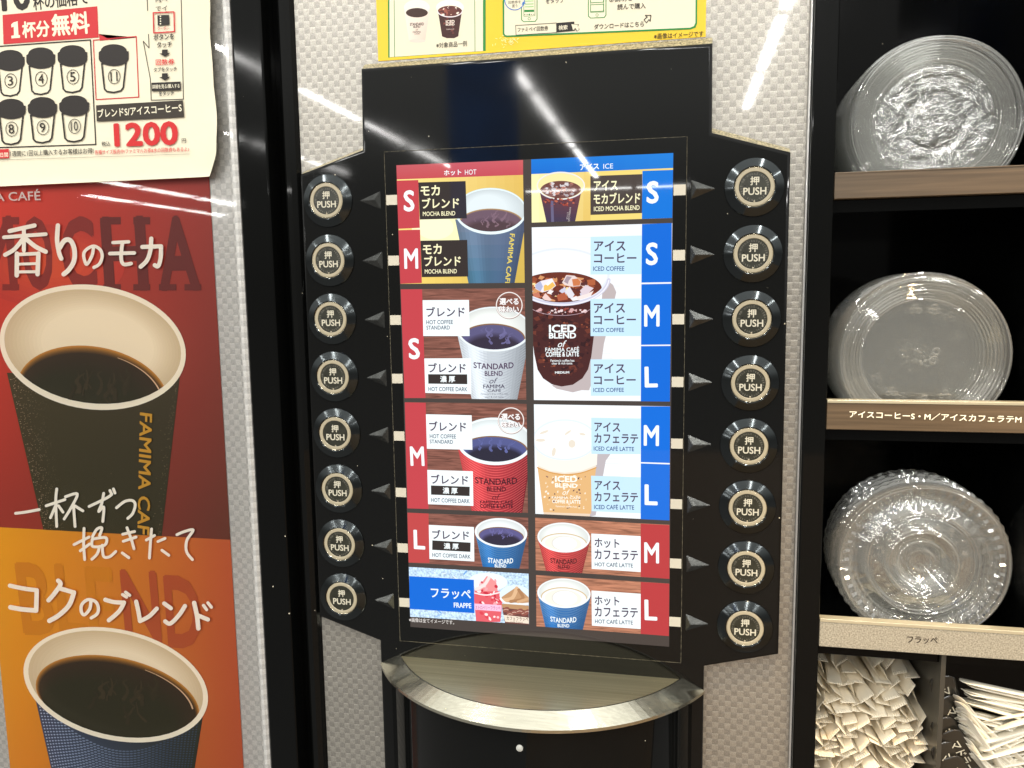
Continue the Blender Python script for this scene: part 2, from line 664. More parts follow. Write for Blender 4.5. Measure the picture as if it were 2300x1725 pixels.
def acrylic_mat():
    m = bpy.data.materials.new('clear_acrylic_sheet')
    m.use_nodes = True
    n, l = m.node_tree.nodes, m.node_tree.links
    n.clear()
    out = n.new('ShaderNodeOutputMaterial')
    tr = n.new('ShaderNodeBsdfTransparent')
    tr.inputs[0].default_value = (0.985, 0.985, 0.98, 1)
    gl = n.new('ShaderNodeBsdfGlossy')
    gl.inputs['Roughness'].default_value = 0.02
    fr = n.new('ShaderNodeFresnel')
    fr.inputs['IOR'].default_value = 1.33
    mx = n.new('ShaderNodeMixShader')
    l.new(fr.outputs[0], mx.inputs[0])
    l.new(tr.outputs[0], mx.inputs[1])
    l.new(gl.outputs[0], mx.inputs[2])
    l.new(mx.outputs[0], out.inputs[0])
    return m


M_ACRYLIC = acrylic_mat()

# ------------------------------------------------------------------ lettering and flat artwork
_glyphs = {}


def glyphs(s, shear=0.0):
    """outline of a piece of lettering: points in em units and faces"""
    key = (s, shear)
    if key not in _glyphs:
        cu = bpy.data.curves.new('lettering', 'FONT')
        cu.body = s
        cu.size = 1.0
        cu.shear = shear
        cu.resolution_u = 3
        o = bpy.data.objects.new('lettering', cu)
        COL.objects.link(o)
        bpy.context.view_layer.update()
        me = bpy.data.meshes.new_from_object(o)
        V = np.array([v.co[:2] for v in me.vertices]) if len(me.vertices) else np.zeros((0, 2))
        polys = [tuple(p.vertices) for p in me.polygons]
        bpy.data.objects.remove(o)
        bpy.data.curves.remove(cu)
        bpy.data.meshes.remove(me)
        _glyphs[key] = (V, polys)
    return _glyphs[key]


def heavy(s, bold=0.0, shear=0.0):
    """lettering scaled to a unit box; a heavier weight is laid down as several strikes a hair apart"""
    V, polys = glyphs(s, shear)
    if not len(V):
        return [], polys
    lo, hi = V.min(0) - bold, V.max(0) + bold
    shifts = [(0, 0)]
    if bold:
        shifts += [(bold * math.cos(t), bold * math.sin(t)) for t in np.linspace(0.4, 0.4 + 2 * math.pi, 7)[:-1]]
    return [(V + np.array(q) - lo) / np.maximum(hi - lo, 1e-6) for q in shifts], polys


def clip_poly(poly, clip):
    """Sutherland-Hodgman against a convex polygon (counter-clockwise in X, Z)"""
    out = poly
    n = len(clip)
    for i in range(n):
        a, b = clip[i], clip[(i + 1) % n]
        inp, out = out, []
        if not inp:
            return out

        def side(p):
            return (b[0] - a[0]) * (p[1] - a[1]) - (b[1] - a[1]) * (p[0] - a[0])
        for k in range(len(inp)):
            p, q = inp[k - 1], inp[k]
            sp, sq = side(p), side(q)
            if (sp >= 0) != (sq >= 0):
                t = sp / (sp - sq)
                out.append((p[0] + t * (q[0] - p[0]), p[1] + t * (q[1] - p[1])))
            if sq >= 0:
                out.append(q)
    return out


def ccw(poly):
    a = sum(poly[i - 1][0] * poly[i][1] - poly[i][0] * poly[i - 1][1] for i in range(len(poly)))
    return poly if a > 0 else poly[::-1]


def smooth_line(pts, n=5):
    if len(pts) < 3:
        return pts
    P = [pts[0]] + list(pts) + [pts[-1]]
    out = []
    for i in range(1, len(P) - 2):
        p0, p1, p2, p3 = [np.array(q, float) for q in P[i - 1:i + 3]]
        for k in range(n):
            t = k / n
            out.append(tuple(0.5 * ((2 * p1) + (-p0 + p2) * t + (2 * p0 - 5 * p1 + 4 * p2 - p3) * t * t + (-p0 + 3 * p1 - 3 * p2 + p3) * t ** 3)))
    out.append(tuple(P[-2]))
    return out


class Art:
    """flat artwork on the plane Y = y; positions are read off a zoomed crop (ox, oy, scale) of the photograph"""

    def __init__(s, y, tf=(0, 0, 1.0), step=0.004):
        s.y, s.tf, s.step = y, tf, step
        s.V, s.F, s.C = [], [], []
        s.off = 0.0
        s.clip = None
        s.mats_split = None

    def P(s, p):
        return at(s.tf[0] + p[0] / s.tf[2], s.tf[1] + p[1] / s.tf[2], s.y)

    def set_clip(s, pts):
        s.clip = ccw([s.P(p) for p in pts]) if pts else None

    def emit(s, poly, col, clip2=None, colf=None):
        poly = list(poly)
        if s.clip:
            poly = clip_poly(poly, s.clip)
        if clip2 and poly:
            poly = clip_poly(poly, clip2)
        if len(poly) < 3:
            return
        i0 = len(s.V)
        if len(poly) > 2:
            a = sum(poly[i - 1][0] * poly[i][1] - poly[i][0] * poly[i - 1][1] for i in range(len(poly)))
            if abs(a) < 1e-7:
                return
            if a < 0:
                poly = poly[::-1]
        for (x, z) in poly:
            s.V.append((x, s.y - s.off, z))
            s.C.append(colf(x, z) if colf else col)
        s.F.append(list(range(i0, i0 + len(poly))))

    @staticmethod
    def c(col):
        a = col[3] if len(col) > 3 else 0.0
        return (*lin(col), a)

    def poly(s, pts, col, clip2=None):
        s.off += s.step
        s.emit([s.P(p) for p in pts], s.c(col), clip2)

    def grad(s, q, cols, n=10, clip2=None):
        """quad (tl, tr, br, bl) with corner colours"""
        s.off += s.step
        Q = [np.array(s.P(p)) for p in q]
        K = [np.array(s.c(k)) for k in cols]

        def bil(A, u, v):
            return (A[0] * (1 - u) + A[1] * u) * (1 - v) + (A[3] * (1 - u) + A[2] * u) * v
        for i in range(n):
            for j in range(n):
                cs = [(i / n, j / n), ((i + 1) / n, j / n), ((i + 1) / n, (j + 1) / n), (i / n, (j + 1) / n)]
                pts = [tuple(bil(Q, u, v)) for u, v in cs]
                cm = bil(K, (i + .5) / n, (j + .5) / n)
                if s.clip or clip2:
                    s.emit(pts, tuple(cm), clip2)
                else:
                    i0 = len(s.V)
                    for (p, (u, v)) in zip(pts, cs):
                        s.V.append((p[0], s.y - s.off, p[1]))
                        s.C.append(tuple(bil(K, u, v)))
                    s.F.append([i0 + 3, i0 + 2, i0 + 1, i0])

    def ell_pts(s, cx, cy, a, b, rot=0.0, n=48, a0=0, a1=360):
        r = math.radians(rot)
        out = []
        for k in range(n):
            t = math.radians(a0 + (a1 - a0) * k / (n if a1 - a0 == 360 else n - 1))
            x, y = a * math.cos(t), b * math.sin(t)
            out.append((cx + x * math.cos(r) - y * math.sin(r), cy + x * math.sin(r) + y * math.cos(r)))
        return out

    def ell(s, cx, cy, a, b, col, rot=0.0, clip2=None, n=48):
        s.poly(s.ell_pts(cx, cy, a, b, rot, n), col, clip2)

    def ell_clip(s, cx, cy, a, b, rot=0.0):
        return ccw([s.P(p) for p in s.ell_pts(cx, cy, a, b, rot, 48)])

    def line(s, pts, w, col, smooth=True, clip2=None, taper=None):
        """round-ended brush stroke through pts, w wide in crop pixels"""
        s.off += s.step
        if smooth:
            pts = smooth_line(pts)
        col = s.c(col)
        keep = s.off
        m = len(pts)
        for k, p in enumerate(pts):
            ww = w * (taper[0] + (taper[1] - taper[0]) * k / max(1, m - 1)) if taper else w
            disc = [(p[0] + ww / 2 * math.cos(2 * math.pi * j / 14), p[1] + ww / 2 * math.sin(2 * math.pi * j / 14)) for j in range(14)]
            s.emit([s.P(q) for q in disc], col, clip2)
            s.off += 0.0003
            if k:
                o = pts[k - 1]
                dx, dy = p[0] - o[0], p[1] - o[1]
                L = math.hypot(dx, dy)
                if L > 1e-6:
                    nx, ny = -dy / L * ww / 2, dx / L * ww / 2
                    s.emit([s.P(q) for q in ((o[0] + nx, o[1] + ny), (p[0] + nx, p[1] + ny), (p[0] - nx, p[1] - ny), (o[0] - nx, o[1] - ny))], col, clip2)
                    s.off += 0.0003
        s.off = max(s.off, keep)

    def loop(s, pts, w, col, **k):
        s.line(list(pts) + [pts[0]], w, col, smooth=False, **k)

    def text(s, t, bl, br, h, col, bold=0.0, shear=0.0, arch=0.0, clip2=None):
        """lettering whose outline box runs from bl to br along its foot and is h crop pixels tall"""
        s.off += s.step
        strikes, polys = heavy(t, bold, shear)
        A, B = np.array(s.P(bl)), np.array(s.P(br))
        ex = B - A
        L = np.linalg.norm(ex)
        d = np.array(br, float) - np.array(bl, float)
        d /= np.linalg.norm(d)
        up_px = (bl[0] + d[1] * h, bl[1] - d[0] * h)
        H = np.linalg.norm(np.array(s.P(up_px)) - A)
        ez = np.array([-ex[1], ex[0]]) / max(L, 1e-6) * H
        col = s.c(col)
        for V in strikes:
            W = A + V[:, :1] * ex + V[:, 1:] * ez
            if arch:
                W = W + ((V[:, :1] - 0.5) ** 2 * 4) * ez * arch
            for p in polys:
                s.emit([tuple(W[i]) for i in p], col, clip2)
            s.off += 0.0006

    def build(s, name, mat, parent=None, deform=None):
        me = bpy.data.meshes.new(name)
        V = s.V
        if deform:
            V = [(x, y + deform(x, z), z) for (x, y, z) in V]
        me.from_pydata([[c * MM for c in v] for v in V], [], s.F)
        ca = me.color_attributes.new('Col', 'FLOAT_COLOR', 'POINT')
        ca.data.foreach_set('color', np.array(s.C, dtype=np.float32).ravel())
        me.update()
        return link_obj(name, me, parent, [mat])


def ink(name, t, centre, width, height, mat, parent, bold=0.0, y=0.0, ring=None):
    """plain one-colour lettering on a plane facing the viewer (millimetres)"""
    strikes, polys = heavy(t, bold)
    P, F = [], []
    for k, V in enumerate(strikes):
        i0 = len(P)
        P += [((centre[0] + (v[0] - .5) * width) * MM, (y - 0.002 * k) * MM, (centre[1] + (v[1] - .5) * height) * MM) for v in V]
        F += [[i0 + i for i in p] for p in polys]
    me = bpy.data.meshes.new(name)
    me.from_pydata(P, [], F)
    me.update()
    return link_obj(name, me, parent, [mat])


# ------------------------------------------------------------------ the coffee machine
machine = empty('coffee_machine', 'black and silver coffee machine with a lit menu screen and two rows of push buttons', 'coffee machine')
PANEL_Y = 6.0

mb = MB()
mb.box(-129.2, 135.0, PANEL_Y, 40, -330, 330)
mb.build('front_panel', [M_SILVER], machine)
for x0, x1, nm in ((-138.2, -129.4, 'side_trim'), (135.1, 136.1, 'side_trim')):
    mb = MB()
    if x0 < 0:
        prof = [(x0, 40), (x0, 6), (x0 + 0.8, 2.5), (x0 + 2.6, 0.6), (x0 + 5, 1.2), (x0 + 7.4, 3.2), (x1, 6.2), (x1, 40)]
        for (xa, ya), (xb, yb) in zip(prof, prof[1:]):
            mb.face([(xa, ya, -330), (xb, yb, -330), (xb, yb, 330), (xa, ya, 330)], smooth=True)
        o = mb.build(nm, [M_COLUMN], machine)
    else:
        mb.box(x0, x1, 3, 40, -330, 330, bevel=0.3)
        o = mb.build(nm, [M_TRIM], machine)

# fascia: raised black board with sloping shoulders, its top edges chamfered back to the panel
outline = [(-90.2, 178.6), (90.0, 178.4), (90.4, 136.5), (127.3, 125.5), (128.0, -128.0), (90.6, -137.8), (90.6, -330),
           (-91.0, -330), (-91.0, -137.8), (-128.0, -125.8), (-127.5, 125.6), (-91.0, 136.9)]
rise = [3.6, 4.4, 3.4, 2.8, 0, 0, 0, 0, 0, 0, 2.4, 2.6]
TOPS = {0: 1, 2: 1, 10: 1}
mb = MB()
fr = [(x, 0.0, z) for x, z in outline]
md = [(x, 2.2, z + 0.15 * r) for (x, z), r in zip(outline, rise)]
bk = [(x, PANEL_Y - 0.02, z + r) for (x, z), r in zip(outline, rise)]
Fv = mb.prism(fr, md)
n_ = len(outline)
for k in range(n_):
    k2 = (k + 1) % n_
    mb.face([md[k], bk[k], bk[k2], md[k2]], 1 if k in TOPS else 0)
bmesh.ops.remove_doubles(mb.bm, verts=mb.bm.verts[:], dist=1e-6)
edges = [e for e in mb.bm.edges if all(abs(v.co.y) < 1e-7 for v in e.verts)]
bmesh.ops.bevel(mb.bm, geom=edges, offset=1.6 * MM, segments=5, affect='EDGES', profile=0.5)
for e in mb.bm.faces:
    e.smooth = len(e.verts) == 4 and e.material_index == 0
fascia = mb.build('fascia', [M_FASCIA, M_LEDGE], machine)

# menu screen: a pane of black glass let into the fascia
mb = MB()
mb.box(-78.4, 78.3, -0.25, 3, -136.4, 135.2, bevel=0.2)
screen = mb.build('menu_screen', [M_GLASS], machine)
mb = MB()
for (x0, x1, z0, z1) in ((-78.72, -78.45, -136.7, 135.5), (78.35, 78.6, -136.7, 135.5), (-78.44, 78.34, 135.25, 135.45), (-78.44, 78.34, -136.7, -136.45)):
    mb.box(x0, x1, -0.12, 0.5, z0, z1)
mb.build('joint', [M_DUSTLINE], screen)

# ---------------- the picture on the screen, tile by tile
SY = -0.30
S = 5.53
ZA, ZB, ZC, ZD = (840, 330, S), (840, 620, S), (840, 890, S), (840, 1140, S)
ZE, ZF, ZG, ZH = (1160, 330, S), (1160, 620, S), (1160, 890, S), (1160, 1140, S)
RED, BLUE, WHITE = (196, 66, 74), (0, 112, 216), (243, 252, 253)
INKD, PALE = (82, 70, 92), (197, 230, 250)
NAVY = (70, 86, 110)
BLK = (52, 44, 42)
CREAM = (252, 246, 200)
WOODC = (128, 82, 70, 1.0)

bg = Art(SY)
bg.poly([(890.3, 371.2), (1512.3, 343.6), (1503, 1452.6), (922, 1408)], (70, 62, 58))
bg.build('backlit_ground', M_SCREEN, screen)
LAY = 0.06


def new_tile(tf, quad):
    a = Art(SY - 0.05, tf, step=0.003)
    a.set_clip(quad)
    return a


def hot_cup(a, rim, inner, coffee, body, body_cols, ink_col, rim_col=(236, 245, 248), wall=(225, 236, 240),
            coffee_col=(46, 40, 58), crema=(150, 105, 60), ribs=None, sheen=(92, 100, 160), n_rib=16):
    """paper cup of the printed picture: sleeve, rim, inner wall and the drink, with the picture's own soft shading"""
    tl, tr, br, bl = [np.array(p, float) for p in body]
    c0, c1, c2, c3 = [np.array(c[:3], float) for c in body_cols]

    def on(u, v):
        return tuple((tl * (1 - u) + tr * u) * (1 - v) + (bl * (1 - u) + br * u) * v)
    # the sleeve in vertical bands: bright left of centre, darker to both sides
    nb = 18
    for k in range(nb):
        u0, u1 = k / nb, (k + 1) / nb
        uc = (u0 + u1) / 2
        g = 0.86 + 0.22 * math.exp(-((uc - 0.22) / 0.16) ** 2) + 0.10 * math.exp(-((uc - 0.62) / 0.2) ** 2) - 0.12 * max(0, uc - 0.8) / 0.2
        top = np.clip((c0 * (1 - uc) + c1 * uc) * g, 0, 255)
        bot = np.clip((c3 * (1 - uc) + c2 * uc) * g, 0, 255)
        a.off -= a.step * 0.95
        a.grad([on(u0, 0), on(u1, 0), on(u1, 1), on(u0, 1)], [tuple(top), tuple(top), tuple(bot), tuple(bot)], 5)
    if ribs:
        a.off += a.step
        for k in range(n_rib):
            t = (k + 0.7) / n_rib
            sag = ribs[1] * (1 - 0.25 * t)
            us = np.linspace(0.02, 0.98, 27)
            for q0, q1 in zip(us, us[1:]):
                uc = (q0 + q1) / 2
                g = 0.84 + 0.30 * math.exp(-((uc - 0.2) / 0.14) ** 2) + 0.16 * math.exp(-((uc - 0.5) / 0.12) ** 2) + 0.05 * math.sin(uc * 170)
                col = tuple(min(255, v * g) for v in ribs[0])
                P = [(on(u, t)[0], on(u, t)[1] + sag * math.sin(math.pi * u) + d) for u, d in ((q0, -ribs[2] / 2), (q1, -ribs[2] / 2), (q1, ribs[2] / 2), (q0, ribs[2] / 2))]
                a.off -= a.step * 0.98
                a.poly(P, col)
    a.off += a.step
    a.ell(*rim[:4], tuple(v * .93 for v in rim_col), rim[4])
    a.ell(rim[0], rim[1] + 2, rim[2] * .988, rim[3] * .98, rim_col, rim[4])
    cx, cy, ra, rb, ro = inner
    for k in range(9):
        t = k / 8
        g = 0.90 + 0.10 * t
        a.ell(cx - ra * .10 * t, cy - rb * .04 * t, ra * (1 - .42 * t), rb * (1 - .30 * t), tuple(min(255, v * g) for v in wall), ro)
    ic = a.ell_clip(*inner)
    cx, cy, ra, rb, ro = coffee
    base = sheen if sheen else coffee_col
    for k in range(6):
        t = (k / 5) ** 0.6
        a.ell(cx, cy + rb * 0.05 * t, ra * (1 - .05 * t), rb * (1 - .075 * t), tuple(p + (q - p) * t for p, q in zip(crema, base)), ro, clip2=ic)
    if sheen:
        for k in range(8):
            t = k / 7
            a.ell(cx + ra * .03 * t, cy + rb * (0.36 + .26 * t), ra * (0.90 - .12 * t), rb * (0.82 - .12 * t), tuple(p + (q - p) * t for p, q in zip(sheen, coffee_col)), ro, clip2=ic)
        random.seed(int(cx))
        for k in range(14):
            x, y = cx + ra * random.uniform(-.5, .5), cy + rb * random.uniform(-.5, .35)
            g = random.uniform(1.0, 1.16)
            col = tuple(min(255, v * g + 3) for v in sheen)
            pts = [(x, y)]
            for q in range(4):
                pts.append((pts[-1][0] + ra * random.uniform(-.07, .09), pts[-1][1] - rb * random.uniform(.04, .16)))
            a.line(pts, ra * random.uniform(.03, .09), col, clip2=ic, taper=(1.0, .3))


# header and mocha tile
a = new_tile(ZA, [(278, 228), (1852, 162), (1872, 1687), (330, 1701)])
a.grad([(278, 228), (1852, 162), (1852, 347), (282, 404)], [(196, 88, 96), (204, 92, 94), (196, 76, 82), (196, 74, 80)], 8)
a.text('ホット', (870, 358), (1085, 348), 68, WHITE, 0.022)
a.text('HOT', (1130, 346), (1272, 341), 62, WHITE)
a.grad([(283, 404), (1852, 347), (1872, 1687), (330, 1701)], [(250, 226, 140), (226, 188, 92), (206, 176, 80), (246, 214, 110)], 14)
a.ell(800, 1020, 330, 220, (252, 248, 190))
a.ell(760, 1000, 230, 150, (253, 251, 208))
hot_cup(a, (1450, 798, 445, 290, 0), (1450, 790, 425, 262, 0), (1455, 945, 400, 180, 0),
        [(1008, 900), (1895, 880), (1745, 1700), (1175, 1700)], [(116, 130, 152), (100, 114, 146), (78, 100, 138), (66, 118, 144)], None,
        wall=(226, 236, 238), coffee_col=(80, 60, 66), sheen=(112, 88, 98), rim_col=(232, 248, 250), crema=(186, 150, 96))
a.text('FAMIMA CAFE', (1690, 1075), (1625, 1720), 62, (228, 206, 96), 0.02)
a.poly([(285, 420), (552, 412), (572, 1005), (303, 1018)], RED)
a.poly([(305, 1035), (575, 1028), (597, 1690), (330, 1700)], RED)
a.text('S', (372, 805), (507, 803), 266, WHITE, 0.026)
a.text('M', (380, 1515), (553, 1513), 252, WHITE, 0.022)
a.poly([(553, 442), (1140, 425), (1155, 888), (572, 903)], BLK)
a.poly([(580, 1165), (1160, 1155), (1172, 1610), (597, 1618)], BLK)
for d, (x0, x1, yb, h) in {'モカ': (582, 822, 610, 128), 'ブレンド': (600, 1060, 768, 132)}.items():
    a.text(d, (x0, yb), (x1, yb - 8), h, CREAM, 0.024)
a.text('MOCHA BLEND', (610, 860), (1012, 852), 55, CREAM, 0.014)
for d, (x0, x1, yb, h) in {'モカ': (610, 845, 1335, 125), 'ブレンド': (628, 1082, 1484, 128)}.items():
    a.text(d, (x0, yb), (x1, yb - 6), h, CREAM, 0.024)
a.text('MOCHA BLEND', (634, 1575), (1032, 1570), 54, CREAM, 0.014)
tag(a.build('menu_tile', M_SCREEN, screen), 'hot header and yellow mocha blend tile with a blue cup')


def wood_tile(a, q):
    a.poly(q, WOODC)
    random.seed(int(q[0][0]))
    for k in range(4):
        t = random.uniform(0.08, 0.95)
        L = (q[0][0] + (q[3][0] - q[0][0]) * t, q[0][1] + (q[3][1] - q[0][1]) * t)
        R = (q[1][0] + (q[2][0] - q[1][0]) * t, q[1][1] + (q[2][1] - q[1][1]) * t)
        a.line([L, R], 6, (86, 54, 46, 1.0), smooth=False)


def chosen_badge(a, c, r):
    a.loop(a.ell_pts(c[0] + 2, c[1] + 4, r, r, 0, 40), 18, (150, 122, 114))
    a.loop(a.ell_pts(c[0], c[1], r, r, 0, 40), 10, (252, 246, 242))
    for d, col, b in ((3, (122, 92, 88), 0.10),):
        a.text('選べる', (c[0] - .75 * r, c[1] - .03 * r + d), (c[0] + .73 * r, c[1] - .03 * r + d), .52 * r, col, b)
        a.text('味わい', (c[0] - .75 * r, c[1] + .57 * r + d), (c[0] + .75 * r, c[1] + .57 * r + d), .52 * r, col, b)
    a.text('選べる', (c[0] - .75 * r, c[1] - .03 * r), (c[0] + .73 * r, c[1] - .03 * r), .52 * r, (252, 248, 246), 0.03)
    a.text('味わい', (c[0] - .75 * r, c[1] + .57 * r), (c[0] + .75 * r, c[1] + .57 * r), .52 * r, (252, 248, 246), 0.03)


# hot blend S
a = new_tile(ZB, [(335, 165), (1872, 150), (1892, 1535), (383, 1515)])
wood_tile(a, [(335, 165), (1872, 150), (1892, 1535), (383, 1515)])
hot_cup(a, (1490, 660, 462, 280, 1), (1490, 655, 438, 258, 1), (1480, 775, 400, 186, 1),
        [(1040, 745), (1935, 760), (1775, 1560), (1222, 1560)], [(226, 234, 240), (178, 186, 194), (196, 204, 212), (230, 238, 243)], None,
        ribs=((196, 204, 214), 205, 9), n_rib=22, wall=(238, 242, 238), coffee_col=(52, 44, 62), sheen=(92, 88, 128))
a.text('STANDARD', (1240, 1160), (1738, 1160), 75, (76, 52, 84), 0.02, arch=0.25)
a.text('BLEND', (1378, 1240), (1602, 1238), 60, (76, 52, 84), 0.02)
a.text('of', (1435, 1335), (1545, 1330), 68, (60, 50, 80), 0, 0.4)
a.text('FAMIMA', (1360, 1395), (1627, 1393), 48, (64, 54, 80), 0.015)
a.text('CAFÉ', (1412, 1440), (1580, 1438), 42, (64, 54, 80), 0.015)
a.text("Famima's drip coffee has", (1330, 1478), (1665, 1476), 24, (80, 74, 90))
a.text('clear & rich taste.', (1380, 1512), (1615, 1510), 22, (80, 74, 90))
a.poly([(335, 165), (600, 163), (643, 1512), (383, 1515)], RED)
a.text('S', (438, 1035), (577, 1033), 264, WHITE, 0.026)
a.poly([(607, 300), (1182, 297), (1190, 745), (615, 745)], WHITE)
a.text('ブレンド', (655, 508), (1132, 504), 124, INKD, 0.024)
a.text('HOT COFFEE', (653, 600), (985, 597), 53, NAVY, 0.015)
a.text('STANDARD', (655, 666), (946, 664), 50, NAVY, 0.015)
a.poly([(628, 1023), (1205, 1020), (1212, 1465), (640, 1450)], WHITE)
a.text('ブレンド', (680, 1198), (1145, 1200), 120, INKD, 0.024)
a.poly([(675, 1218), (1160, 1220), (1162, 1342), (678, 1336)], BLK)
a.text('濃 厚', (826, 1320), (1012, 1320), 82, WHITE, 0.026)
a.text('HOT COFFEE DARK', (680, 1428), (1163, 1432), 53, NAVY, 0.015)
chosen_badge(a, (1682, 362), 160)
tag(a.build('menu_tile', M_SCREEN, screen), 'hot coffee S tile with a white ribbed cup on wood')

# hot blend M
a = new_tile(ZC, [(385, 72), (1895, 95), (1912, 1450), (418, 1390)])
wood_tile(a, [(385, 72), (1895, 95), (1912, 1450), (418, 1390)])
hot_cup(a, (1500, 560, 470, 296, 2), (1500, 552, 440, 262, 2), (1495, 660, 415, 168, 2),
        [(1040, 640), (1965, 660), (1838, 1470), (1218, 1450)], [(214, 76, 78), (170, 44, 58), (150, 36, 50), (206, 64, 70)], None,
        ribs=((236, 96, 96), 215, 9), n_rib=24, wall=(238, 247, 248), coffee_col=(40, 38, 56), sheen=(84, 90, 142), rim_col=(240, 252, 254))
a.text('STANDARD', (1262, 1100), (1782, 1105), 82, (70, 24, 36), 0.02, arch=0.25)
a.text('BLEND', (1406, 1180), (1642, 1182), 60, (70, 24, 36), 0.02)
a.text('of', (1470, 1278), (1577, 1280), 68, (80, 24, 36), 0, 0.4)
a.text('FAMIMA CAFÉ', (1320, 1330), (1730, 1332), 46, (70, 24, 36), 0.02)
a.text('COFFEE & LATTE', (1320, 1388), (1728, 1390), 52, (70, 24, 36), 0.03)
a.poly([(385, 75), (645, 80), (680, 1398), (418, 1390)], RED)
a.text('M', (458, 862), (632, 864), 240, WHITE, 0.022)
a.poly([(648, 222), (1215, 235), (1225, 663), (660, 650)], WHITE)
a.text('ブレンド', (690, 430), (1150, 438), 122, INKD, 0.024)
a.text('HOT COFFEE', (696, 520), (1022, 525), 52, NAVY, 0.015)
a.text('STANDARD', (696, 584), (986, 590), 48, NAVY, 0.015)
a.poly([(665, 912), (1230, 930), (1237, 1360), (675, 1338)], WHITE)
a.text('ブレンド', (715, 1085), (1175, 1098), 118, INKD, 0.024)
a.poly([(710, 1105), (1192, 1122), (1190, 1238), (712, 1220)], BLK)
a.text('濃 厚', (858, 1208), (1042, 1214), 80, WHITE, 0.026)
a.text('HOT COFFEE DARK', (713, 1312), (1193, 1328), 52, NAVY, 0.015)
chosen_badge(a, (1703, 300), 158)
tag(a.build('menu_tile', M_SCREEN, screen), 'hot coffee M tile with a red ribbed cup on wood')

# hot blend L
a = new_tile(ZD, [(418, 62), (1915, 125), (1920, 765), (432, 685)])
wood_tile(a, [(418, 62), (1915, 125), (1920, 765), (432, 685)])
hot_cup(a, (1578, 313, 327, 182, 4), (1578, 310, 303, 160, 4), (1582, 355, 282, 114, 4),
        [(1262, 335), (1898, 375), (1800, 790), (1362, 790)], [(96, 150, 200), (76, 120, 172), (60, 108, 160), (30, 110, 180)], None,
        ribs=((18, 104, 176), 150, 8), n_rib=15, wall=(240, 246, 246), coffee_col=(48, 42, 62), sheen=(94, 90, 140), rim_col=(244, 250, 252))
a.text('STANDARD', (1420, 696), (1732, 704), 62, WHITE, 0.02, arch=0.3)
a.text('BLEND', (1502, 740), (1646, 744), 40, WHITE, 0.026)
a.poly([(418, 62), (680, 72), (692, 685), (432, 680)], (192, 70, 70))
a.text('L', (498, 512), (640, 520), 238, WHITE, 0.022)
a.poly([(683, 213), (1243, 240), (1248, 667), (692, 635)], WHITE)
a.text('ブレンド', (728, 388), (1188, 402), 116, INKD, 0.024)
a.poly([(727, 405), (1202, 433), (1200, 548), (725, 523)], BLK)
a.text('濃 厚', (870, 512), (1056, 520), 76, WHITE, 0.026)
a.text('HOT COFFEE DARK', (728, 610), (1203, 634), 50, NAVY, 0.015)
tag(a.build('menu_tile', M_SCREEN, screen), 'hot coffee L tile with a blue ribbed cup on wood')

# frappe
a = new_tile(ZD, [(433, 738), (1920, 822), (1925, 1452), (450, 1355)])
a.poly([(433, 738), (1920, 822), (1925, 1452), (450, 1355)], (196, 222, 246, 0.5))
random.seed(5)
for k in range(26):
    x, y = random.uniform(450, 1900), random.choice([random.uniform(760, 860), random.uniform(1280, 1400), random.uniform(830, 1000)])
    a.line([(x, y), (x + random.uniform(-60, 60), y + random.uniform(-40, 40))], random.uniform(6, 20), random.choice([(160, 196, 236), (226, 240, 252), (120, 170, 226), (236, 246, 254)]), smooth=False)
a.ell(1420, 920, 240, 110, (236, 246, 252), 3)
a.poly([(1252, 1020), (1560, 1040), (1600, 1130), (1570, 1420), (1270, 1420), (1240, 1100)], (228, 96, 106))
a.poly([(1252, 1040), (1400, 850), (1440, 860), (1520, 930), (1540, 1040)], (240, 150, 150))
for k in range(40):
    x, y = random.uniform(1270, 1560), random.uniform(900, 1400)
    a.ell(x, y, random.uniform(10, 34), random.uniform(8, 24), random.choice([(222, 70, 84), (250, 200, 204), (204, 48, 66), (246, 168, 172), (253, 234, 232)]), random.uniform(0, 90), n=9)
a.line([(1270, 1010), (1370, 960), (1430, 870)], 40, (252, 226, 222))
a.line([(1255, 1060), (1400, 1085), (1575, 1050)], 16, (252, 236, 236))
a.poly([(1248, 1190), (1585, 1210), (1580, 1290), (1250, 1265)], (250, 196, 224))
a.text('ストロベリーフラッペ', (1262, 1262), (1572, 1270), 44, (150, 40, 96))
a.ell(1760, 1090, 200, 130, (226, 240, 248), 3)
a.poly([(1585, 1110), (1770, 985), (1800, 1000), (1930, 1120), (1925, 1190), (1600, 1170)], (196, 150, 108))
a.line([(1610, 1150), (1720, 1120), (1775, 1000)], 46, (226, 184, 142))
a.line([(1700, 1165), (1850, 1130), (1800, 1020)], 40, (176, 128, 88))
a.line([(1790, 1170), (1920, 1130)], 34, (214, 170, 126))
a.line([(1575, 1130), (1640, 1185), (1780, 1200), (1930, 1190)], 26, (240, 242, 242))
a.poly([(1585, 1190), (1930, 1215), (1930, 1290), (1600, 1260)], (190, 146, 104))
a.poly([(1592, 1240), (1930, 1280), (1930, 1470), (1630, 1440)], (110, 66, 60))
for (x, y) in ((1640, 1265), (1745, 1300), (1870, 1310), (1690, 1320), (1810, 1285), (1910, 1290)):
    a.ell(x, y, 46, 30, (146, 84, 72), random.uniform(-40, 40), n=16)
    a.line([(x - 30, y + 6), (x, y - 4), (x + 30, y + 4)], 7, (226, 190, 170))
a.poly([(1610, 1330), (1930, 1365), (1930, 1440), (1632, 1415)], (244, 226, 206))
a.text('カフェフラッペ', (1650, 1395), (1918, 1410), 48, (70, 44, 36), 0.01)
a.text('Café Frappé', (1700, 1428), (1850, 1436), 22, (110, 80, 70))
a.poly([(440, 848), (1243, 895), (1250, 1308), (447, 1255)], (0, 104, 214))
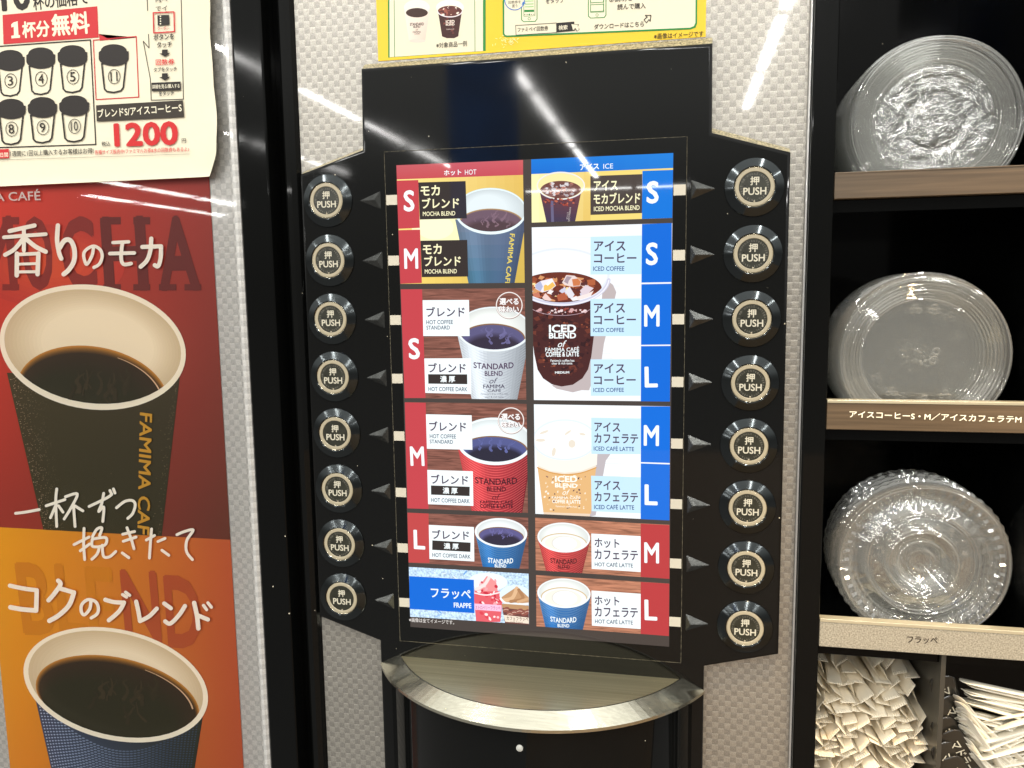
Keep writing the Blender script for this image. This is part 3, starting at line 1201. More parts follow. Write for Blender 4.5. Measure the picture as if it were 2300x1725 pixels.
a.text('フラッペ', (712, 1118), (1207, 1142), 120, WHITE, 0.016)
a.text('FRAPPE', (995, 1238), (1213, 1248), 62, WHITE, 0.022)
a.clip = None
a.text('※画像は全てイメージです。', (440, 1415), (998, 1450), 52, (236, 230, 224), 0.004)
tag(a.build('menu_tile', M_SCREEN, screen), 'blue frappe tile with a strawberry cup and a coffee cup')


def ice_shards(a, cx, cy, ra, rb, n, cols, seed, clip2=None, size=0.16):
    random.seed(seed)
    for k in range(n):
        t, r = random.uniform(0, 6.283), math.sqrt(random.random()) * 0.92
        x, y = cx + ra * r * math.cos(t), cy + rb * r * math.sin(t)
        m = random.choice([3, 4, 4, 5])
        w = ra * size * random.uniform(0.4, 1.2)
        t0 = random.uniform(0, 6.28)
        a.off -= a.step * 0.9
        a.poly([(x + w * math.cos(t0 + 6.283 * j / m) * random.uniform(.6, 1.2), y + w * 0.7 * math.sin(t0 + 6.283 * j / m) * random.uniform(.6, 1.2)) for j in range(m)],
               random.choice(cols), clip2)


# iced header and iced mocha
a = new_tile(ZE, [(183, 155), (1948, 75), (1935, 882), (190, 940)])
a.poly([(185, 338), (1945, 262), (1935, 882), (190, 940)], (240, 214, 120))
a.grad([(185, 338), (930, 306), (920, 915), (190, 940)], [(250, 240, 180), (232, 202, 112), (226, 190, 96), (252, 248, 186)], 8)
a.grad([(183, 155), (1948, 75), (1945, 262), (185, 338)], [(0, 118, 214), (14, 124, 216), (20, 120, 210), (0, 106, 206)], 6)
a.text('アイス', (790, 290), (1026, 276), 74, WHITE, 0.022)
a.text('ICE', (1080, 272), (1200, 267), 62, WHITE)
a.grad([(290, 560), (808, 540), (725, 950), (378, 960)], [(96, 54, 60), (120, 66, 66), (60, 52, 76), (58, 54, 84)], 10)
a.line([(440, 660), (450, 940)], 34, (104, 98, 130), smooth=False)
a.ell(552, 480, 300, 172, (246, 242, 214))
a.ell(552, 480, 284, 158, (244, 230, 164))
ic = a.ell_clip(552, 490, 268, 150)
a.ell(552, 540, 258, 118, (110, 66, 60), clip2=ic)
ice_shards(a, 552, 540, 250, 105, 60, [(176, 168, 172), (140, 96, 92), (216, 210, 212), (88, 50, 52), (190, 120, 100)], 11, ic, 0.13)
a.loop(a.ell_pts(552, 486, 292, 166), 9, (226, 224, 236))
ice_shards(a, 555, 690, 240, 60, 40, [(168, 70, 54), (196, 104, 76), (110, 46, 44), (90, 40, 44)], 12, None, 0.10)
a.text('FAMIMA CAFÉ', (660, 750), (640, 930), 24, (214, 206, 200))
a.text('STYLE', (628, 810), (620, 900), 20, (190, 182, 180))
a.poly([(918, 362), (1562, 338), (1560, 822), (920, 845)], (72, 62, 58))
a.text('アイス', (960, 548), (1257, 538), 128, CREAM, 0.024)
a.text('モカブレンド', (957, 712), (1536, 700), 138, CREAM, 0.024)
a.text('ICED MOCHA BLEND', (962, 800), (1530, 782), 58, CREAM, 0.014)
a.poly([(1565, 298), (1945, 285), (1935, 882), (1558, 895)], (0, 116, 216))
a.text('S', (1614, 706), (1766, 702), 280, WHITE, 0.026)
tag(a.build('menu_tile', M_SCREEN, screen), 'ice header and yellow iced mocha tile')

# iced coffee, drawn in crop F's pixels (crop E lies 1603.7 above it)
a = new_tile(ZF, [(190, -603.7), (1935, -658), (1905, 1558), (217, 1540)])
a.grad([(190, -603.7), (1935, -658), (1905, 1558), (217, 1540)], [(240, 246, 252), (238, 240, 246), (240, 240, 240), (244, 248, 252)], 8)
random.seed(2)
for k in range(16):
    y = random.uniform(-550, 1500)
    a.line([(random.uniform(250, 900), y), (random.uniform(1000, 1540), y + random.uniform(-8, 8))], random.uniform(3, 9), (228, 232, 238), smooth=False)
a.poly([(1080, 20), (1200, 110), (1240, 200), (1220, 290), (1040, 1035), (880, 1400), (700, 1445), (500, 1400), (440, 1360), (900, 1100), (1060, 300)], (190, 178, 178))
a.poly([(600, 1410), (900, 1420), (1060, 1035), (1100, 745), (900, 745), (880, 1150)], (190, 178, 178))
body = [(150, 300), (1000, 300), (960, 760), (930, 1000), (890, 1160), (820, 1270), (700, 1350), (560, 1372), (440, 1345), (330, 1270), (262, 1160), (220, 960), (190, 700)]
a.poly(body, (72, 34, 34))
bc = ccw([a.P(p) for p in body])
ice_shards(a, 560, 780, 400, 520, 150, [(84, 40, 36), (96, 44, 36), (58, 26, 30), (74, 34, 34), (110, 54, 42), (62, 30, 32), (52, 24, 28)], 21, bc, 0.13)
ice_shards(a, 560, 800, 390, 500, 40, [(150, 80, 54), (48, 22, 28), (110, 60, 50)], 22, bc, 0.05)
a.ell(560, -20, 600, 330, (226, 232, 240))
a.ell(560, -25, 570, 300, (240, 246, 250))
ic = a.ell_clip(560, 30, 548, 290)
a.ell(540, 150, 520, 200, (108, 48, 34), clip2=ic)
ice_shards(a, 540, 150, 500, 185, 60, [(150, 74, 46), (84, 36, 32), (214, 150, 100), (178, 96, 60)], 31, ic, 0.14)
ice_shards(a, 520, 160, 480, 165, 16, [(244, 238, 240), (232, 206, 190), (250, 226, 160), (206, 206, 226)], 33, ic, 0.13)
ice_shards(a, 520, 160, 480, 165, 16, [(120, 52, 40), (90, 44, 44), (196, 120, 80)], 34, ic, 0.10)
for pts, col in (([(228, 110), (300, 62), (445, 28), (492, 120), (430, 172), (322, 204), (240, 160)], (236, 230, 238)), ([(232, 112), (300, 66), (330, 130), (300, 190), (244, 156)], (176, 180, 214)),
                 ([(340, 120), (440, 60), (484, 118), (424, 168), (340, 190)], (240, 190, 96)), ([(360, 100), (436, 40), (452, 70), (390, 120)], (252, 248, 246)),
                 ([(568, 80), (620, -12), (722, -4), (804, 62), (792, 124), (700, 132), (600, 112)], (232, 214, 210)), ([(690, 40), (760, 30), (800, 66), (786, 118), (706, 124)], (206, 122, 76)),
                 ([(590, 70), (626, 2), (690, 10), (650, 60), (640, 100)], (168, 150, 160)), ([(604, 190), (660, 130), (722, 230), (690, 280), (650, 270)], (226, 222, 230)),
                 ([(790, 180), (860, 110), (960, 150), (900, 210), (820, 250)], (222, 206, 214)), ([(320, 270), (360, 212), (440, 296), (380, 320)], (236, 206, 200)),
                 ([(205, 220), (280, 200), (300, 260), (220, 280)], (200, 120, 96)), ([(500, 240), (600, 200), (640, 290), (520, 310)], (178, 92, 64)), ([(740, 260), (880, 220), (960, 180), (900, 290), (780, 310)], (240, 226, 222))):
    a.poly(pts, col, ic)
a.line([p for p in a.ell_pts(560, 20, 590, 330, 0, 30, 5, 175)], 44, (206, 206, 226), smooth=False)
a.line([p for p in a.ell_pts(560, 24, 590, 336, 0, 30, 5, 175)], 14, (240, 240, 248), smooth=False)
ice_shards(a, 560, 440, 380, 40, 40, [(214, 170, 170), (150, 70, 60), (236, 214, 214), (120, 50, 46)], 35, bc, 0.07)
a.line([p for p in a.ell_pts(560, 330, 420, 160, 0, 24, 20, 160)], 6, (190, 160, 170), smooth=False)
a.text('ICED', (405, 702), (742, 700), 98, WHITE, 0.035)
a.text('BLEND', (405, 776), (742, 774), 72, WHITE, 0.035)
a.text('of', (515, 885), (630, 880), 82, WHITE, 0.005, 0.4)
a.text('FAMIMA CAFÉ', (360, 942), (780, 936), 62, WHITE, 0.012, arch=0.06)
a.text('COFFEE & LATTE', (366, 1004), (778, 998), 62, WHITE, 0.03)
a.text("Famima's coffee has", (425, 1065), (720, 1063), 32, WHITE, 0.01)
a.text('clear & rich taste.', (440, 1098), (700, 1096), 28, WHITE, 0.01)
a.text('MEDIUM', (480, 1212), (657, 1210), 28, WHITE, 0.03)
for (q, tx) in (([(922, -485.7), (1558, -503), (1553, -23.7), (920, -18.7)], [('アイス', 962, 1355, -308, 130), ('コーヒー', 962, 1490, -163, 118), ('ICED COFFEE', 953, 1340, -63, 56)]),
                ([(920, 285), (1548, 278), (1545, 745), (922, 745)], [('アイス', 962, 1350, 460, 125), ('コーヒー', 962, 1485, 600, 115), ('ICED COFFEE', 953, 1337, 697, 52)]),
                ([(922, 1035), (1545, 1032), (1540, 1485), (925, 1485)], [('アイス', 965, 1350, 1206, 118), ('コーヒー', 963, 1483, 1346, 110), ('ICED COFFEE', 957, 1335, 1441, 52)])):
    a.poly(q, PALE)
    for (t, x0, x1, yb, h) in tx:
        if t[0] == 'I':
            a.text(t, (x0, yb), (x1, yb - 2), h, (56, 80, 128), 0.016)
        else:
            a.text(t, (x0, yb), (x1, yb - 2), h, INKD, 0.024)
for q, t, b in (([(1560, -643.7), (1930, -658.7), (1926, 75), (1553, 82)], 'S', (1606, 1756, -133, 282)),
                ([(1553, 102), (1926, 95), (1918, 850), (1548, 854)], 'M', (1586, 1778, 628, 268)),
                ([(1548, 870), (1917, 867), (1905, 1558), (1545, 1558)], 'L', (1594, 1757, 1383, 258))):
    a.poly(q, (0, 104, 214))
    a.text(t, (b[0], b[2]), (b[1], b[2] - 2), b[3], WHITE, 0.024)
tag(a.build('menu_tile', M_SCREEN, screen), 'white iced coffee tile with a dark iced cup')

# iced latte
a = new_tile(ZG, [(217, 100), (1908, 125), (1900, 1540), (235, 1460)])
a.grad([(217, 100), (1908, 125), (1900, 1540), (235, 1460)], [(240, 248, 252), (244, 246, 250), (246, 248, 250), (240, 248, 252)], 8)
for k in range(10):
    y = random.uniform(140, 1450)
    a.line([(random.uniform(250, 900), y), (random.uniform(1000, 1540), y + 20)], random.uniform(3, 8), (228, 232, 240), smooth=False)
a.poly([(1000, 700), (1170, 715), (1110, 800), (985, 1480), (880, 1500)], (190, 182, 186))
a.grad([(246, 700), (1010, 700), (910, 1500), (340, 1480)], [(240, 232, 216), (236, 226, 208), (232, 208, 184), (232, 206, 180)], 10)
a.poly([(262, 880), (420, 940), (600, 970), (800, 950), (990, 880), (925, 1460), (335, 1440)], (228, 182, 124))
random.seed(9)
for k in range(60):
    x, y = random.uniform(330, 900), random.uniform(980, 1430)
    a.ell(x, y, random.uniform(5, 15), random.uniform(6, 20), random.choice([(140, 104, 96), (246, 226, 200), (236, 206, 160), (250, 240, 226), (96, 70, 80)]), random.uniform(0, 90), n=8)
a.line([(262, 885), (420, 945), (600, 972), (800, 952), (990, 885)], 14, (214, 156, 84))
a.poly([(246, 640), (250, 850), (420, 925), (600, 950), (800, 930), (1000, 850), (1008, 640)], (244, 240, 230))
a.ell(600, 540, 400, 255, (226, 236, 246))
a.ell(600, 540, 380, 236, (244, 250, 252))
a.ell(590, 560, 350, 200, (250, 253, 253))
for (x, y, w, h_, r) in ((345, 445, 60, 16, -20), (300, 545, 60, 20, 0), (640, 450, 50, 14, -35), (690, 590, 44, 50, 0), (465, 690, 24, 56, 10), (820, 470, 40, 16, 10)):
    a.ell(x, y, w, h_, (232, 222, 206), r, n=16)
a.text('ICED', (480, 1062), (757, 1068), 76, (252, 250, 240), 0.035)
a.text('BLEND', (480, 1130), (757, 1138), 54, (252, 250, 240), 0.035)
a.text('of', (572, 1222), (668, 1224), 66, (252, 248, 236), 0, 0.4)
a.text('FAMIMA CAFÉ', (440, 1270), (797, 1276), 36, (252, 248, 236), 0.012)
a.text('COFFEE & LATTE', (446, 1326), (797, 1334), 46, (252, 248, 236), 0.03)
a.text("Famima's coffee has", (490, 1375), (750, 1382), 24, (252, 248, 236))
for (q, tx) in (([(930, 265), (1545, 275), (1542, 718), (932, 715)], [('アイス', 968, 1290, 440, 118), ('カフェラテ', 968, 1513, 585, 122), ('ICED CAFÉ LATTE', 961, 1462, 680, 66)]),
                ([(928, 985), (1545, 1005), (1543, 1452), (935, 1425)], [('アイス', 972, 1290, 1162, 116), ('カフェラテ', 972, 1512, 1310, 118), ('ICED CAFÉ LATTE', 965, 1463, 1406, 68)])):
    a.poly(q, PALE)
    for (t, x0, x1, yb, h) in tx:
        if t[0] == 'I':
            a.text(t, (x0, yb - 6), (x1, yb + 2), h, (50, 76, 128), 0.016)
        else:
            a.text(t, (x0, yb - 4), (x1, yb + 4), h, INKD, 0.024)
for q, t, b in (([(1547, 123), (1908, 125), (1905, 828), (1545, 816)], 'M', (1580, 1770, 614, 256)),
                ([(1545, 832), (1905, 845), (1900, 1545), (1543, 1525)], 'L', (1592, 1754, 1350, 256))):
    a.poly(q, (0, 108, 218))
    a.text(t, (b[0], b[2] - 2), (b[1], b[2] + 3), b[3], WHITE, 0.024)
tag(a.build('menu_tile', M_SCREEN, screen), 'white iced latte tile with a milky iced cup')

# hot latte M and L
for (q, cupspec, card, tx, redq, big, lab) in (
    ([(233, 125), (1900, 215), (1900, 885), (240, 778)],
     dict(rim=(588, 372, 328, 186, 3), inner=(588, 368, 308, 166, 3), coffee=(590, 440, 286, 122, 3),
          body=[(262, 380), (912, 420), (812, 830), (372, 800)], cols=[(206, 70, 70), (206, 74, 72), (170, 46, 52), (190, 58, 62)], rib=(230, 96, 92), ink=(60, 26, 30), lw=(425, 752, 712, 64), lb=(515, 665, 757, 40)),
     [(930, 322), (1543, 355), (1543, 800), (935, 760)], [('ホット', 970, 1280, 500, 116), ('カフェラテ', 972, 1512, 648, 124), ('HOT CAFÉ LATTE', 973, 1448, 740, 62)],
     [(1543, 200), (1902, 218), (1900, 885), (1543, 860)], ('M', 1588, 1772, 690, 256), 'hot latte M tile with a red cup of latte'),
    ([(243, 838), (1898, 945), (1893, 1595), (248, 1475)],
     dict(rim=(590, 1064, 332, 184, 3), inner=(590, 1060, 312, 166, 3), coffee=(592, 1120, 288, 130, 3),
          body=[(262, 1070), (922, 1110), (815, 1560), (372, 1540)], cols=[(110, 158, 206), (96, 140, 192), (52, 104, 160), (40, 110, 176)], rib=(26, 104, 176), ink=WHITE, lw=(425, 748, 1440, 64), lb=(512, 658, 1486, 40)),
     [(932, 1030), (1543, 1070), (1543, 1508), (938, 1465)], [('ホット', 972, 1280, 1216, 116), ('カフェラテ', 975, 1512, 1360, 124), ('HOT CAFÉ LATTE', 976, 1447, 1448, 62)],
     [(1543, 923), (1898, 945), (1893, 1595), (1543, 1568)], ('L', 1592, 1750, 1400, 254), 'hot latte L tile with a blue cup of latte')):
    a = new_tile(ZH, q)
    a.poly(q, (176, 118, 92, 1.0))
    hot_cup(a, cupspec['rim'], cupspec['inner'], cupspec['coffee'], cupspec['body'], cupspec['cols'], None, ribs=(cupspec['rib'], 150, 8), n_rib=14,
            wall=(244, 248, 244), coffee_col=(240, 244, 246), sheen=None, rim_col=(246, 252, 252), crema=(206, 170, 110))
    c = cupspec['coffee']
    ic = a.ell_clip(*cupspec['inner'])
    a.ell(c[0] - 10, c[1] + 6, c[2] * .80, c[3] * .82, (244, 240, 226), 3, clip2=ic)
    a.ell(c[0] + 6, c[1] + 4, c[2] * .56, c[3] * .74, (228, 224, 214), 3, clip2=ic)
    a.ell(c[0] + 12, c[1] + 6, c[2] * .53, c[3] * .70, (242, 246, 250), 3, clip2=ic)
    lw, lb = cupspec['lw'], cupspec['lb']
    a.text('STANDARD', (lw[0], lw[2] - 8), (lw[1], lw[2] - 2), lw[3], cupspec['ink'], 0.02, arch=0.3)
    a.text('BLEND', (lb[0], lb[2] - 2), (lb[1], lb[2] + 2), lb[3], cupspec['ink'], 0.02)
    a.poly(card, WHITE)
    for (t, x0, x1, yb, h) in tx:
        if t[0] == 'H':
            a.text(t, (x0, yb - 12), (x1, yb + 6), h, NAVY, 0.015)
        else:
            a.text(t, (x0, yb - 6), (x1, yb + 8), h, INKD, 0.024)
    a.poly(redq, (186, 58, 62))
    a.text(big[0], (big[1], big[3] - 4), (big[2], big[3] + 4), big[4], WHITE, 0.022)
    tag(a.build('menu_tile', M_SCREEN, screen), lab)

# cream markers beside the picture
Z_ROW = [110.2 - 31.95 * i for i in range(8)]
for sx in (-1, 1):
    for i, z in enumerate(Z_ROW):
        mb = MB()
        x0, x1 = (-78.2, -72.1) if sx < 0 else (72.2, 78.1)
        zz = z - (0.0 if sx < 0 else 0.4)
        mb.box(x0, x1, -0.34, -0.2, zz - 2.6, zz + 2.6)
        mb.build('marker', [M_MARK], screen)

# ---------------- push buttons and the moulded arrows beside them
proto = None


def circle_text(mb_parent, t, r, a0, a1, h, y):
    V, F = [], []
    for k, ch in enumerate(t):
        if ch == ' ':
            continue
        GS, polys = heavy(ch)
        if not GS:
            continue
        GV = GS[0]
        ang = math.radians(a0 + (a1 - a0) * k / (len(t) - 1))
        c, s_ = math.cos(ang), math.sin(ang)
        i0 = len(V)
        w = h * (0.62 if ord(ch) < 128 else 0.95)
        if ch in '・-I':
            w = h * 0.25
        hh = h * (0.2 if ch in '・-' else 1.0)
        for v in GV:
            lx, lz = (v[0] - .5) * w, (v[1] - .5) * hh
            V.append(((r + lz) * c + lx * s_, y, (r + lz) * s_ - lx * c))
        F += [[i0 + i for i in p] for p in polys]
    me = bpy.data.meshes.new('rim_lettering')
    me.from_pydata([[q * MM for q in v] for v in V], [], F)
    me.update()
    return link_obj('rim_lettering', me, mb_parent, [M_FAINTINK])


def button(x, z, worn):
    mb = MB()
    mb.lathe([(14.1, 0.05), (14.1, -0.5), (13.9, -0.75), (10.15, -2.55), (9.95, -2.6), (9.75, -2.5), (9.7, -0.9)], 72)
    b = mb.build('push_button', [M_BEZEL], machine, sharp=12)
    b.location = (x * MM, 0, z * MM)
    mb = MB()
    mb.lathe([(9.72, -0.9), (7.4, -0.9)], 48)
    mb.build('gap', [M_RACK], b)
    mb = MB()
    mb.lathe([(9.25, -0.9), (9.25, -2.1), (8.95, -2.4), (7.6, -2.4), (7.4, -2.25), (7.38, -1.0)], 72)
    mb.build('ring', [M_RING], b, sharp=25)
    mb = MB()
    mb.lathe([(7.36, -1.0), (7.36, -2.1), (7.2, -2.2), (0, -2.2)], 64)
    c = mb.build('cap', [M_CAP], b, sharp=25)
    mb = MB()
    mb.lathe([(9.62, -1.5), (9.5, -2.15), (9.38, -2.25), (9.28, -1.5)], 72)
    mb.build('bright_rim', [M_CHROME], b)
    ink('lettering', '押', (0, 2.9), 4.2, 4.2, M_WHITEINK, b, 0.022, -2.23)
    ink('lettering', 'PUSH', (0.1, -2.0), 10.8, 3.6, M_WHITEINK, b, 0.02, -2.23)
    if not worn:
        circle_text(b, '抗菌・抗ウィルス・ANTIBACTERIAL・ANTI-VIRUS・', 6.25, 185, 185 - 350, 1.05, -2.225)
    mb = MB()
    mb.lathe([(0.45, -2.2), (0.4, -2.3), (0, -2.32)], 12, c=(0, 0, -6.9))
    mb.build('notch', [M_RING], b)
    return b


def copy_tree(o, parent):
    c = o.copy()
    COL.objects.link(c)
    c.parent = parent
    for ch in list(o.children):
        copy_tree(ch, c)
    return c


full = button(-111.7, Z_ROW[0] + 0.8, False)
plain = None
for sx in (-1, 1):
    for i, z in enumerate(Z_ROW):
        if sx < 0 and i == 0:
            continue
        if sx < 0 and i in (4, 7):
            if plain is None:
                b = plain = button(0, 0, True)
            else:
                b = copy_tree(plain, machine)
            b['label'] = 'push button with a plain cap without small writing round its edge'
        else:
            b = copy_tree(full, machine)
        x = -111.9 - 0.06 * i if sx < 0 else 110.7
        b.location = (x * MM, 0, (z + (0.8 if sx < 0 else -0.5)) * MM)
        b.rotation_euler = (0, 0, 0)
        rt = [ch for ch in b.children if ch.name.startswith('rim_lettering')]
        for ch in rt:
            ch.rotation_euler = (0, math.radians((i * 37 + (60 if sx > 0 else 0)) % 75 - 30), 0)
for sx in (-1, 1):
    for z in Z_ROW:
        zz = z + (0.2 if sx < 0 else -0.4)
        x_t, x_b, x_a = (-93.3, -81.5, -84.2) if sx < 0 else (92.6, 80.6, 83.2)
        mb = MB()
        T, U, L, A = (x_t, -0.02, zz), (x_b, -0.02, zz + 4.7), (x_b, -0.02, zz - 4.7), (x_a, -2.6, zz)
        mb.face([T, U, A])
        mb.face([U, L, A])
        mb.face([L, T, A])
        bmesh.ops.remove_doubles(mb.bm, verts=mb.bm.verts[:], dist=1e-7)
        bmesh.ops.bevel(mb.bm, geom=[e for e in mb.bm.edges if len(e.link_faces) == 2], offset=0.18 * MM, segments=2, affect='EDGES')
        mb.build('arrow', [M_ARROW], machine)

# ---------------- steel canopy over the spout and the black column under it
def arc(half, sag, n=48):
    R = (half * half + sag * sag) / (2 * sag)
    cy = R - sag
    a0 = math.asin(half / R)
    if cy < 0:
        a0 = math.pi - a0
    return [(R * math.sin(t), cy - R * math.cos(t)) for t in np.linspace(-a0, a0, n)]


inn, outr = arc(79.3, 46.8), arc(90.9, 54.0)
inn2 = arc(78.6, 46.0)
mb = MB()
zi, zo = -144.9, -151.0
mb.face([(x, y, zi - 0.9) for x, y in inn2], 1)
for A, B, za, zb in ((inn2, inn2, zi - 0.9, zi), (inn2, inn, zi, zi + 0.05), (inn, outr, zi, zo), (outr, outr, zo, zo - 1.6)):
    for k in range(len(A) - 1):
        mb.face([(*A[k], za), (*A[k + 1], za), (*B[k + 1], zb), (*B[k], zb)], smooth=True)
under = arc(86.0, 49.0)
for k in range(len(outr) - 1):
    mb.face([(*outr[k], zo - 1.6), (*outr[k + 1], zo - 1.6), (*under[k + 1], zo - 2.2), (*under[k], zo - 2.2)])
mb.build('spout_canopy', [M_STEEL, M_PLATE], machine, recalc=False, sharp=30)
col_arc = arc(84.5, 47.5, 64)
mb = MB()
for k in range(len(col_arc) - 1):
    mb.face([(*col_arc[k], -330), (*col_arc[k + 1], -330), (*col_arc[k + 1], -152.6), (*col_arc[k], -152.6)], smooth=True)
bmesh.ops.remove_doubles(mb.bm, verts=mb.bm.verts[:], dist=1e-6)
spout = mb.build('spout_column', [M_COLUMN], machine, recalc=False)
ly = -48.2
lx, lz = at(1166.6, 1681.7, ly)
mb = MB()
mb.lathe([(1.75, 1.2), (1.75, -0.2), (1.5, -0.45), (0, -0.5)], 24, c=(lx, ly + 0.4, lz))
mb.build('sensor_dot', [simple('grey_sensor', (0.5, 0.5, 0.46), 0.4)], spout)

# ------------------------------------------------------------------ the cabinet on the left with its clear cover
cab = empty('display_cabinet', 'silver chequered cabinet with posters behind a clear cover, left of the coffee machine', 'cabinet')
mb = MB()
mb.box(-700, -166.6, 1.0, 40, -430, 430)
mb.build('front_panel', [M_SILVER_L], cab)
mb = MB()
prof = [(-167.6, -0.6), (-166.6, -2.4), (-164.6, -2.4), (-163.2, -1.2), (-163.0, 30)]
for (xa, ya), (xb, yb) in zip(prof, prof[1:]):
    mb.face([(xa, ya, -430), (xb, yb, -430), (xb, yb, 430), (xa, ya, 430)])
mb.build('edge_trim', [M_SILVER_L], cab)
mb = MB()
mb.box(-162.9, -145.0, -1.5, 40, -430, 430, bevel=1.2, seg=3)
mb.build('frame_post', [M_POST], cab)
mb = MB()
mb.box(-144.9, -138.4, 12, 42, -430, 430)
mb.build('joint', [M_RACK], cab)
mb = MB()
mb.face([(-700, -3, -430), (-166.8, -3, -430), (-166.8, -3, 430), (-700, -3, 430)])
mb.build('clear_cover', [M_ACRYLIC], cab)

# ------------------------------------------------------------------ the coffee poster behind the cover
poster = empty('coffee_poster', 'red and orange coffee poster with two big paper cups behind the clear cover', 'poster')
R2, R3, R4 = (0, 400, 3.5677), (0, 860, 3.5677), (0, 1260, 3.5677)
PY = 0.6
ph = Art(PY, (0, 0, 1), step=0.008)
XL, XR, ZT, ZM, ZBt = -352.0, -182.4, 300.0, -82.6, -420.0


def shade_quad(a, x0, x1, z0, z1, cols, n=16):
    """gradient of the print between its corner colours (tl, tr, br, bl)"""
    K = [np.array(a.c(k)) for k in cols]
    a.off += a.step
    for i in range(n):
        for j in range(n):
            i0 = len(a.V)
            for (u, v) in ((i, j + 1), (i + 1, j + 1), (i + 1, j), (i, j)):
                u, v = u / n, v / n
                a.V.append((x0 + (x1 - x0) * u, a.y - a.off, z1 + (z0 - z1) * v))
                a.C.append(tuple((K[0] * (1 - u) + K[1] * u) * (1 - v) + (K[3] * (1 - u) + K[2] * u) * v))
            a.F.append([i0, i0 + 1, i0 + 2, i0 + 3])


shade_quad(ph, XL, XR, ZM, 128, [(230, 62, 42), (158, 50, 40), (98, 46, 30), (156, 46, 30)])
shade_quad(ph, XL, XR, 128, ZT, [(150, 40, 30), (120, 30, 24), (112, 30, 22), (176, 52, 40)], 4)
shade_quad(ph, XL, XR, ZBt, ZM, [(234, 162, 0), (188, 84, 42), (160, 66, 38), (202, 98, 34)])
ph.tf = R2
for k in range(8):
    t = k / 7
    ph.ell(380 + 40 * t, 700, 620 - 420 * t, 330 - 230 * t, (190 + 22 * t, 54 + 22 * t, 40 + 2 * t), 0)
for x0, x1, t in ((-150, 150, 'M'), (205, 445, 'O'), (520, 790, 'C'), (840, 1200, 'H'), (1285, 1610, 'A')):
    GH = (136, 40, 32) if x0 < 800 else (106, 36, 31)
    ph.text(t, (x0, 905 if t != 'O' else 905), (x1, 902), 595 if t != 'A' else 600, GH, 0.03)
    if t in 'MHA':
        for sx_ in ((x0 - 10, x0 + 130), (x1 - 130, x1 + 5)):
            ph.poly([(sx_[0], 850), (sx_[1], 850), (sx_[1], 900), (sx_[0], 900)], GH)
            if t != 'A':
                ph.poly([(sx_[0], 312), (sx_[1], 312), (sx_[1], 372), (sx_[0], 372)], GH)
ph.tf = R4
for t, x0, x1, yb0, yb1 in (('B', 165, 440, 590, 600), ('L', 455, 690, 600, 620), ('E', 700, 930, 622, 640), ('N', 985, 1285, 645, 665), ('D', 1325, 1612, 690, 712)):
    ph.text(t, (x0 + 25, yb0), (x1 + 20, yb1), 570, (206, 128, 14) if x0 < 900 else (174, 78, 36), 0.03)
ph.build('printed_sheet', M_PRINT, poster)


